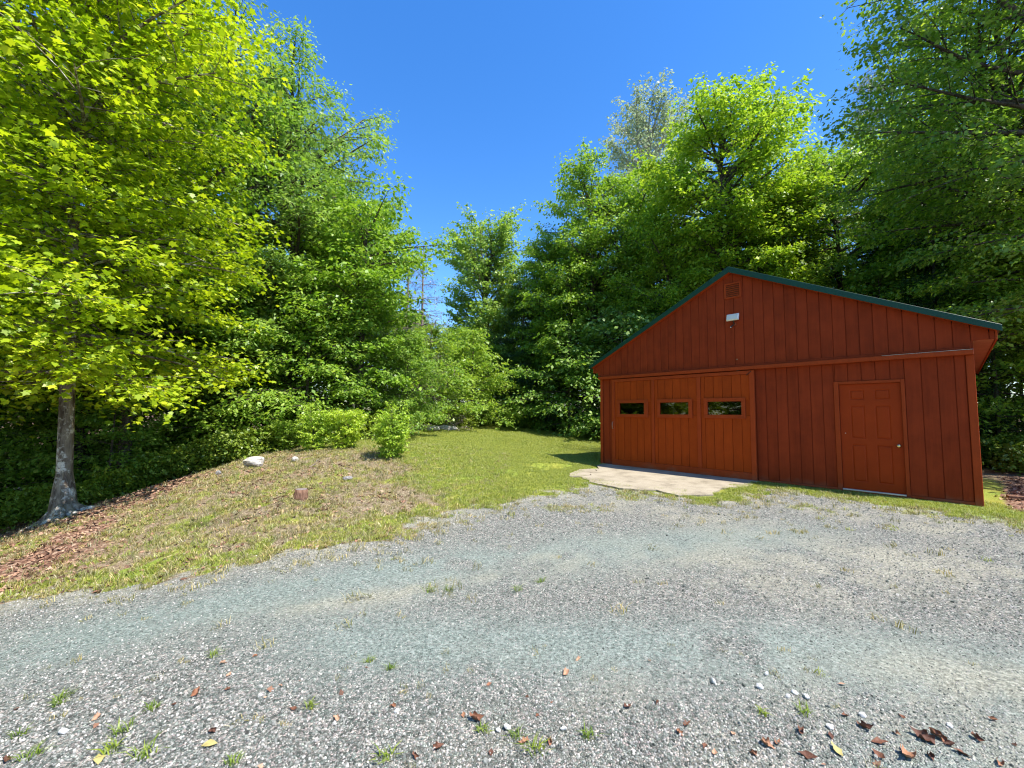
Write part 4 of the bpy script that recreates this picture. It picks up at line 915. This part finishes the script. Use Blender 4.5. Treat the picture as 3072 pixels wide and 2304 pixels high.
# ------------------------------------------------------------------ scattered ground cover (uncountable)
def scatter(name, P, rot, scl, protos, label, cat, idx=None):
    me = bpy.data.meshes.new(name); me.vertices.add(len(P)); me.vertices.foreach_set('co', np.ascontiguousarray(P, dtype=np.float32).ravel())
    attr(me, 'rot', rot, 'FLOAT_VECTOR'); attr(me, 'scl', scl); attr(me, 'idx', idx if idx is not None else RNG.integers(0, len(protos), len(P)), 'INT')
    o = bpy.data.objects.new(name, me); COL.objects.link(o); tag(o, label, cat, kind='stuff')
    col = bpy.data.collections.new(name+'_pieces')
    for i, (pm, mt) in enumerate(protos):
        po = bpy.data.objects.new('%s_piece_%02d' % (name, i), pm)
        if not pm.materials: pm.materials.append(mt)
        col.objects.link(po)
    ng = bpy.data.node_groups.new(name, 'GeometryNodeTree'); ng.interface.new_socket('Geometry', in_out='INPUT', socket_type='NodeSocketGeometry'); ng.interface.new_socket('Geometry', in_out='OUTPUT', socket_type='NodeSocketGeometry')
    N, L = ng.nodes, ng.links
    i = N.new('NodeGroupInput'); u = N.new('NodeGroupOutput'); ip = N.new('GeometryNodeInstanceOnPoints'); ci = N.new('GeometryNodeCollectionInfo')
    ci.inputs[0].default_value = col; ci.inputs['Separate Children'].default_value = True; ci.inputs['Reset Children'].default_value = True
    def na(nm, t):
        n = N.new('GeometryNodeInputNamedAttribute'); n.data_type = t; n.inputs[0].default_value = nm; return n.outputs[0]
    m2p = N.new('GeometryNodeMeshToPoints')
    L.new(i.outputs[0], m2p.inputs[0]); L.new(m2p.outputs[0], ip.inputs['Points']); L.new(ci.outputs[0], ip.inputs['Instance']); ip.inputs['Pick Instance'].default_value = True
    L.new(na('idx', 'INT'), ip.inputs['Instance Index']); L.new(na('rot', 'FLOAT_VECTOR'), ip.inputs['Rotation']); L.new(na('scl', 'FLOAT'), ip.inputs['Scale'])
    L.new(ip.outputs[0], u.inputs[0])
    md = o.modifiers.new('scatter', 'NODES'); md.node_group = ng
    return o
def rand_pts(n, x0, x1, y0, y1): return RNG.uniform(x0, x1, n), RNG.uniform(y0, y1, n)
def pad_mask(x, y):
    u = (x-FC[0])*UD[0]+(y-FC[1])*UD[1]; o = -((x-FC[0])*INW[0]+(y-FC[1])*INW[1])
    wv = (fbm(x*3, y*3, 61)-.5)*1.1; inside = ((u > -3.5) & (u < .38+wv*.6) & (o < 2.45+wv) & (o > -8) & (u-.4*o > -3.7)) | ((np.abs(u) < 3.76) & (o < .03) & (o > -8))
    return ~inside
def in_view(x, y, m=1.6): return (np.abs(x) < 1.24*y+m)

def mat_stone():
    m, N, L = new_mat('crushed_stone'); oi = N.new('ShaderNodeObjectInfo')
    r = ramp(N, [(0, (.06, .066, .056)), (.3, (.165, .18, .16)), (.6, (.29, .29, .26)), (.85, (.41, .385, .355)), (1, (.66, .62, .55))]); L.new(oi.outputs['Random'], r.inputs[0])
    n = noise_n(N, L, mapping(N, L), 2.2, 3, .6); k = ramp(N, [(.3, (.8, .8, .8)), (.7, (1.15, 1.15, 1.15))]); L.new(n.outputs['Fac'], k.inputs[0])
    return finish(m, N, L, mixc(N, L, 1.0, r.outputs[0], k.outputs[0], 'MULTIPLY'), .85, n.outputs['Fac'], .3, .1, .25)
M['stone'] = mat_stone()
stones = []
for k in range(5):
    me = rock_mesh(100+k, 1, .4); stones.append((me, M['stone']))
def gravel_stones():
    n = 420000; y = 1.1+7.9*RNG.random(n)**1.55; x = RNG.uniform(-1, 1, n)*(1.24*y+1.2)
    dens = np.clip(1.25-.12*y, .15, 1)*.62
    mk = masks(x, y); keep = (RNG.random(n) < dens*mk['gravel']*(1-.5*mk['dust'])*(1-.62*mk['track'])) & pad_mask(x, y)
    x, y = x[keep], y[keep]; tr = mk['track'][keep]
    s = (.0036+.0054*RNG.random(len(x))**2.4)*(1+.10*np.maximum(y-3, 0))*(1-.25*tr)
    big = RNG.random(len(x)) < .012; s = np.where(big, s*1.9, s)
    P = np.stack([x, y, top(x, y)+s*.25], -1)
    R = np.stack([RNG.normal(0, .5, len(x)), RNG.normal(0, .5, len(x)), RNG.uniform(0, 6.28, len(x))], -1)
    scatter('gravel', P, R, s, stones, 'loose blue-grey crushed stone covering the driveway', 'gravel')
gravel_stones()

def tuft(seed, nb, h, spread, wdt, lean=.5, flat=0.0):
    r = np.random.default_rng(seed); V = []; F = []; rn = []
    for b in range(nb):
        a = r.uniform(0, 6.28); rad = spread*math.sqrt(r.random()); bx, by = rad*math.cos(a), rad*math.sin(a)
        d = r.uniform(0, 6.28); hh = h*(.55+.6*r.random()); l = lean*(.3+r.random())*hh; w_ = wdt*(.7+.6*r.random()); px, py = -math.sin(d)*w_/2, math.cos(d)*w_/2
        i = len(V); dx, dy = math.cos(d), math.sin(d)
        V += [(bx-px, by-py, -.01), (bx+px, by+py, -.01), (bx+dx*l*.35+px*.8, by+dy*l*.35+py*.8, hh*.6), (bx+dx*l*.35-px*.8, by+dy*l*.35-py*.8, hh*.6), (bx+dx*l, by+dy*l, hh*(1-flat))]
        F += [[i, i+1, i+2, i+3], [i+3, i+2, i+4]]; q = r.random(); rn += [q, q]
    me = mesh_py('tuft', V, F); attr(me, 'rnd', np.array(rn), 'FLOAT', 'FACE'); return me
M['grass'] = mat_leaf('lawn_grass', [(.17, .24, .025), (.30, .36, .05), (.46, .47, .14)], .4, (1.1, 1.1, .5), objvar=.25)
M['grass_dry'] = mat_leaf('thin_dry_grass', [(.15, .16, .035), (.36, .31, .13), (.56, .47, .27)], .2, (1.1, 1.1, .6), objvar=.3)
def grass():
    tl = [(tuft(k, 26, .036, .075, .005, .9), M['grass']) for k in range(3)]
    n = 150000; y = 5+20*RNG.random(n)**1.35; x = RNG.uniform(-7.5, 8, n)
    mk = masks(x, y); keep = (RNG.random(n) < mk['grass']*(mk['lawn'] > .3)*1.1) & pad_mask(x, y) & (mk['gravel'] < .6) & in_view(x, y)
    x, y = x[keep], y[keep]; s = (.6+.5*RNG.random(len(x)))*(1+.05*np.maximum(y-10, 0)); nn = fbm(x*1.1, y*1.1, 77); s *= .6+.8*nn
    R = np.stack([RNG.normal(0, .12, len(x)), RNG.normal(0, .12, len(x)), RNG.uniform(0, 6.28, len(x))], -1)
    scatter('lawn_grass', np.stack([x, y, top(x, y)], -1), R, s, tl, 'short mown green grass of the lawn', 'grass')
    tb = [(tuft(20+k, 18, .05, .07, .006, 1.1), M['grass' if k == 0 else 'grass_dry']) for k in range(4)]
    n = 150000; x, y = rand_pts(n, -9.5, 10, 1.3, 12.5); mk = masks(x, y); g = mk['grass']*(mk['lawn'] <= .55)+.22*(mk['gravel'] < .5)*(mk['litter'] < .6)*(x < 0)
    g = np.where(mk['gravel'] > .5, mk['grass']*.6+.16*np.exp(-np.maximum(mk['sd'], 0)/.35)*(y > 3.5)+.012*sstep(.5, .62, fbm(x*1.7, y*1.7, 91))+.16*(y < 3)*sstep(.52, .68, fbm(x*2.3, y*2.3, 93))*(1-.75*sstep(-1.2, .6, x)), g)
    keep = (RNG.random(n) < g*.55) & pad_mask(x, y) & in_view(x, y); x, y = x[keep], y[keep]; s = (.45+.75*RNG.random(len(x)))*np.where(y < 3, .5, 1)
    R = np.stack([RNG.normal(0, .3, len(x)), RNG.normal(0, .3, len(x)), RNG.uniform(0, 6.28, len(x))], -1)
    scatter('bank_grass', np.stack([x, y, top(x, y)], -1), R, s, tb, 'thin dry grass on the bank and along the gravel', 'grass', idx=np.where(RNG.random(len(x)) < .45*masks(x, y)['grass']+.06, 0, RNG.integers(1, 4, len(x))))
grass()

def curled_leaf(seed, shape='maple', curl=.5, cuts=2):
    import bmesh
    r = np.random.default_rng(seed); sh = np.array(LEAF[shape]); bm = bmesh.new()
    vs_ = [bm.verts.new((p[0]-.42+r.normal(0, .02), p[1]+r.normal(0, .02), 0)) for p in sh]; f = bm.faces.new(vs_)
    c = bm.verts.new((0, 0, 0)); bm.faces.remove(f)
    for i in range(len(vs_)): bm.faces.new((c, vs_[i], vs_[(i+1) % len(vs_)]))
    if cuts: bmesh.ops.subdivide_edges(bm, edges=bm.edges[:], cuts=cuts, use_grid_fill=True)
    rr_ = .55-.38*curl; ang = r.uniform(-.7, .7); ph = r.uniform(0, 6, 3); ca, sa = math.cos(ang), math.sin(ang)
    for v in bm.verts:
        x, y = v.co.x*ca+v.co.y*sa, -v.co.x*sa+v.co.y*ca
        k = rr_*(1+.35*x)                                     # rolled across, bent along, crumpled
        X, Y, Z = x, k*math.sin(y/k), k*(1-math.cos(y/k))
        Z += curl*.55*x*x*(1 if seed % 2 else -.5)+.05*math.sin(9*x+ph[0])*math.sin(8*y+ph[1])+.02*math.sin(19*x+ph[2])
        v.co = (X, Y, Z)
    zm = min(v.co.z for v in bm.verts)
    for v in bm.verts: v.co.z -= zm
    me = bpy.data.meshes.new('leaf_blade'); bm.to_mesh(me); bm.free(); me.polygons.foreach_set('use_smooth', [True]*len(me.polygons)); return me
def mat_dry(name, cols):
    m, N, L = new_mat(name); oi = N.new('ShaderNodeObjectInfo')
    r = ramp(N, [(i/(len(cols)-1), c) for i, c in enumerate(cols)]); L.new(oi.outputs['Random'], r.inputs[0])
    n = noise_n(N, L, mapping(N, L), 6, 4, .6); k = ramp(N, [(.3, (.7, .7, .7)), (.7, (1.2, 1.2, 1.2))]); L.new(n.outputs['Fac'], k.inputs[0])
    return finish(m, N, L, mixc(N, L, 1.0, r.outputs[0], k.outputs[0], 'MULTIPLY'), .6, n.outputs['Fac'], .3, .05, .3)
M['dry_leaf'] = mat_dry('dry_brown_leaf', [(.10, .042, .026), (.20, .085, .046), (.32, .15, .08), (.44, .27, .17)])
M['litter'] = mat_dry('leaf_litter', [(.07, .035, .022), (.19, .09, .055), (.34, .19, .12), (.46, .32, .21)])
M['yellow_leaf'] = mat_plain('yellow_dead_leaf', (.36, .30, .11), .6)
def litter():
    pr = [(curled_leaf(200+k, ['oval', 'maple', 'oval', 'ash'][k], .35, 0), M['litter']) for k in range(4)]
    n = 90000; x, y = rand_pts(n, -16, 12, 3.3, 14); mk = masks(x, y)
    u = (x-FC[0])*UD[0]+(y-FC[1])*UD[1]
    bank = (mk['gravel'] < .5)*(x < -1.5)*(.14+.5*sstep(.5, .62, fbm(x*1.4, y*1.4, 55)))*(1-mk['lawn'])
    keep = (RNG.random(n) < np.maximum(mk['litter']*.8, bank)*(mk['gravel'] < .5)) & pad_mask(x, y) & in_view(x, y, 3); x, y = x[keep], y[keep]
    cx, cy = rand_pts(1500, -2.2, 3.4, 1.5, 2.7); kc = RNG.random(1500) < .012+.13*blob(cx, cy, 2.0, 1.95, .9, .28, -.1)+.05*blob(cx, cy, -1.6, 2.0, .8, .4); x = np.r_[x, cx[kc]]; y = np.r_[y, cy[kc]]
    R = np.stack([RNG.normal(0, .35, len(x)), RNG.normal(0, .35, len(x)), RNG.uniform(0, 6.28, len(x))], -1)
    scatter('leaf_litter', np.stack([x, y, top(x, y)+.006], -1), R, np.where(y < 2.8, .018+.03*RNG.random(len(x)), .035+.05*RNG.random(len(x))), pr, 'brown leaf litter and mulch on the slope', 'leaf litter')
    # leafy weeds along the wood's edge
    pw = []
    for k in range(3):
        _, c = tree_meshes(300+k, .5, .28, .1, 'low', 12, (5, 60), .2, 9, 3, 5, .075, 'oval', .006, .12, tilt=.5, vjit=.03); pw.append((c, M['leaf_weed']))
    X = []; 
    for (x0, x1, y0, y1, nn) in [(11.2, 18, 10.8, 14.5, 420), (-16, -8.6, 8.4, 13, 90), (-9.5, -6.8, 10.6, 12.4, 60), (-4, 10, 23.9, 27, 320), (-6.5, -4.6, 12.0, 22, 90), (-7, -2, 19, 24, 60)]:
        x, y = rand_pts(nn, x0, x1, y0, y1); X.append(np.stack([x, y], -1))
    X = np.concatenate(X); x, y = X[:, 0], X[:, 1]
    uu = (x-FC[0])*UD[0]+(y-FC[1])*UD[1]; oo = -((x-FC[0])*INW[0]+(y-FC[1])*INW[1]); kp = ~((np.abs(uu) < 4.2) & (oo > -8)); x, y = x[kp], y[kp]
    R = np.stack([np.zeros(len(x)), np.zeros(len(x)), RNG.uniform(0, 6.28, len(x))], -1)
    scatter('undergrowth', np.stack([x, y, top(x, y)], -1), R, .6+.9*RNG.random(len(x)), pw, 'low leafy weeds along the edge of the wood', 'undergrowth')
litter()

# ------------------------------------------------------------------ single leaves, stones and weeds on the gravel
leafm = [curled_leaf(400+k, 'maple' if k % 3 else 'oval', (.45, .8, .95)[k % 3]) for k in range(6)]
for me in leafm: me.materials.append(M['dry_leaf'])
LV = [(46, 2133, 1, 0), (289, 2156, 1, 0), (637, 2198, 1.1, 0), (882, 2135, .9, 0), (1009, 2163, 1, 0), (588, 2089, 1.1, 0), (521, 2119, .9, 0), (681, 2075, .9, 0), (669, 1994, .8, 0), (685, 2033, .7, 0), (764, 1973, .8, 0), (18, 2288, 1, 0),
      (1468, 2059, .9, 0), (1698, 2026, 1, 0), (1735, 1982, .7, 0), (1478, 2029, .6, 0), (1179, 2124, .8, 0), (1427, 2165, 1.7, 'widest brown leaf lying curled in the middle of the gravel'), (1390, 2155, 1.0, 0), (1573, 2237, 1.0, 0), (1651, 2232, .7, 0), (1473, 2265, .8, 0), (1313, 2251, .8, 0), (1246, 2281, 1.0, 0),
      (1880, 2128, 1.0, 'crumpled dark red leaf alone on bare gravel'), (2038, 2205, .9, 0), (1971, 2110, .7, 0), (1654, 2114, .5, 0), (1612, 2154, .6, 0), (2597, 2191, 1.5, 'large upright orange-brown leaf above the leaf cluster'), (2636, 2232, 1.3, 0), (2770, 2223, 1.6, 'long brown leaf curled like a boat among the leaves'), (2812, 2214, 1.2, 0),
      (2418, 2272, 1.7, 'big curled orange leaf casting a sharp shadow on the gravel'), (2300, 2242, 1.0, 0), (2932, 2228, .9, 0), (2881, 2265, 1.1, 0), (2729, 2281, 1.7, 'thick folded brown leaf at the bottom of the leaf cluster'), (2793, 2279, 1.2, 0), (2710, 2156, .7, 0), (2536, 2151, .8, 0), (2404, 2200, .9, 0), (2492, 2212, .9, 0), (2335, 2237, .9, 0),
      (2261, 2267, 1.0, 0), (2145, 2270, .9, 0), (2117, 2249, .6, 0), (2979, 2165, .8, 0), (2201, 2209, .9, 0), (2062, 2177, .8, 0), (3002, 2297, 1.2, 0), (2641, 2279, 1.1, 0), (2690, 2205, .8, 0), (2850, 2240, .9, 0), (1100, 2010, .5, 0), (1950, 1985, .5, 0), (840, 2060, .5, 0)]
for k, (px, py, s, lb) in enumerate(LV):
    x, y = pix(px, py); r_ = random.Random(k)
    o = link('fallen_leaf', leafm[k % 6], None, None, (x, y, top1(x, y)+.004), (r_.uniform(-.35, .35), r_.uniform(-.35, .35), r_.uniform(0, 6.28)), .058*s*r_.uniform(.7, 1.2))
    tag(o, lb or ('small ' if s < .75 else 'medium ' if s < 1.05 else 'large ')+'dry brown leaf on the '+('weedy gravel' if px < 1060 else 'open gravel' if px < 2000 else 'gravel of the leaf drift'), 'leaf', 'dry leaves scattered over the gravel')
for k, (px, py, lb) in enumerate([(623, 2239, 'pale yellow fallen leaf on weedy gravel'), (2513, 2260, 'pale yellow leaf beside the big curled orange leaf'), (294, 2286, 'long pale straw-coloured leaf at the bottom edge of the gravel')]):
    x, y = pix(px, py); me = curled_leaf(500+k, 'oval', .3); me.materials.append(M['yellow_leaf'])
    o = link('fallen_leaf', me, None, None, (x, y, top1(x, y)+.005), (.2, -.1, 1.1*k), .075); tag(o, lb, 'leaf', 'dry leaves scattered over the gravel')
WS = [(191, 2201), (1496, 2200), (1522, 2191), (1691, 2191), (1190, 2142), (2141, 2052), (2280, 2066), (2300, 2026), (2363, 2094), (2385, 2088), (2420, 2100), (2490, 2190), (2590, 2155), (2850, 2185)]
for k, (px, py) in enumerate(WS):
    x, y = pix(px, py); s = random.Random(k).uniform(.013, .021)
    o = link('white_stone', rock_mesh(600+k, 2, .3), M['rock_white'], None, (x, y, top1(x, y)+s*.5), (.3*k, .2, k), (s*1.2, s, s*.7)); tag(o, 'small white quartz stone '+('above the leaf drift' if px > 2000 else 'in the weedy gravel' if px < 1000 else 'in the open gravel'), 'stone', 'white stones in the gravel')
def weed(k, px, py, s, lb):
    x, y = pix(px, py)
    t = thing('weed_tuft', lb or 'small green weed tuft '+('in the worn middle of the drive' if py < 1800 else 'in the weedy gravel' if px < 800 else 'by the leaf drift' if px > 2000 else 'in the open gravel'), 'weed', (x, y, top1(x, y)), k, 'weed tufts in the gravel')
    me = tuft(700+k, 30, .042*s, .035*s, .005, 1.8, .2); link('blades', me, M['leaf_weed'], t)
for k, (px, py, s, lb) in enumerate([(369, 2200, 1.1, 'bright green grass tuft beside white pebbles on weedy gravel'), (436, 2274, 1.2, 0), (58, 2209, .8, 0), (1612, 2263, 1.1, 'flat star-shaped weed with yellow-green blades among brown leaves'), (1765, 2214, .9, 'compact weed tuft alone between two brown leaves'), (1158, 2283, 1.0, 'upright grass tuft at the bottom edge of the gravel'),
      (1547, 2214, .8, 0), (1348, 1772, 1.1, 0), (1288, 1776, 1.1, 0), (1554, 1772, 1.1, 0), (2414, 2142, .9, 0), (2286, 2144, .7, 0), (186, 2098, 1.0, 0), (170, 2120, .9, 0), (455, 2130, .8, 0), (700, 2290, .8, 0), (1450, 2200, .7, 0), (640, 1968, 1.0, 0), (930, 2125, .8, 0), (330, 2260, 1.0, 0), (90, 2280, 1.0, 0), (1105, 1985, .7, 0), (1170, 2010, .7, 0), (1620, 1748, 1.0, 0)]): weed(k, px, py, s, lb)

# where several share a description, tell them apart by their order across the picture
_same = {}
for o in [o for o in COL.objects if o.parent is None and o.name.split('.')[0] in ('fallen_leaf', 'weed_tuft', 'white_stone')]: _same.setdefault(o['label'], []).append(o)
_ord = ['first', 'second', 'third', 'fourth', 'fifth', 'sixth', 'seventh', 'eighth', 'ninth', 'tenth', 'eleventh', 'twelfth', 'thirteenth', 'fourteenth', 'fifteenth', 'sixteenth']
for lb, os_ in _same.items():
    if len(os_) < 2: continue
    for k, o in enumerate(sorted(os_, key=lambda q: q.location.x/q.location.y)): o['label'] = lb+', '+_ord[min(k, 15)]+' from the left'
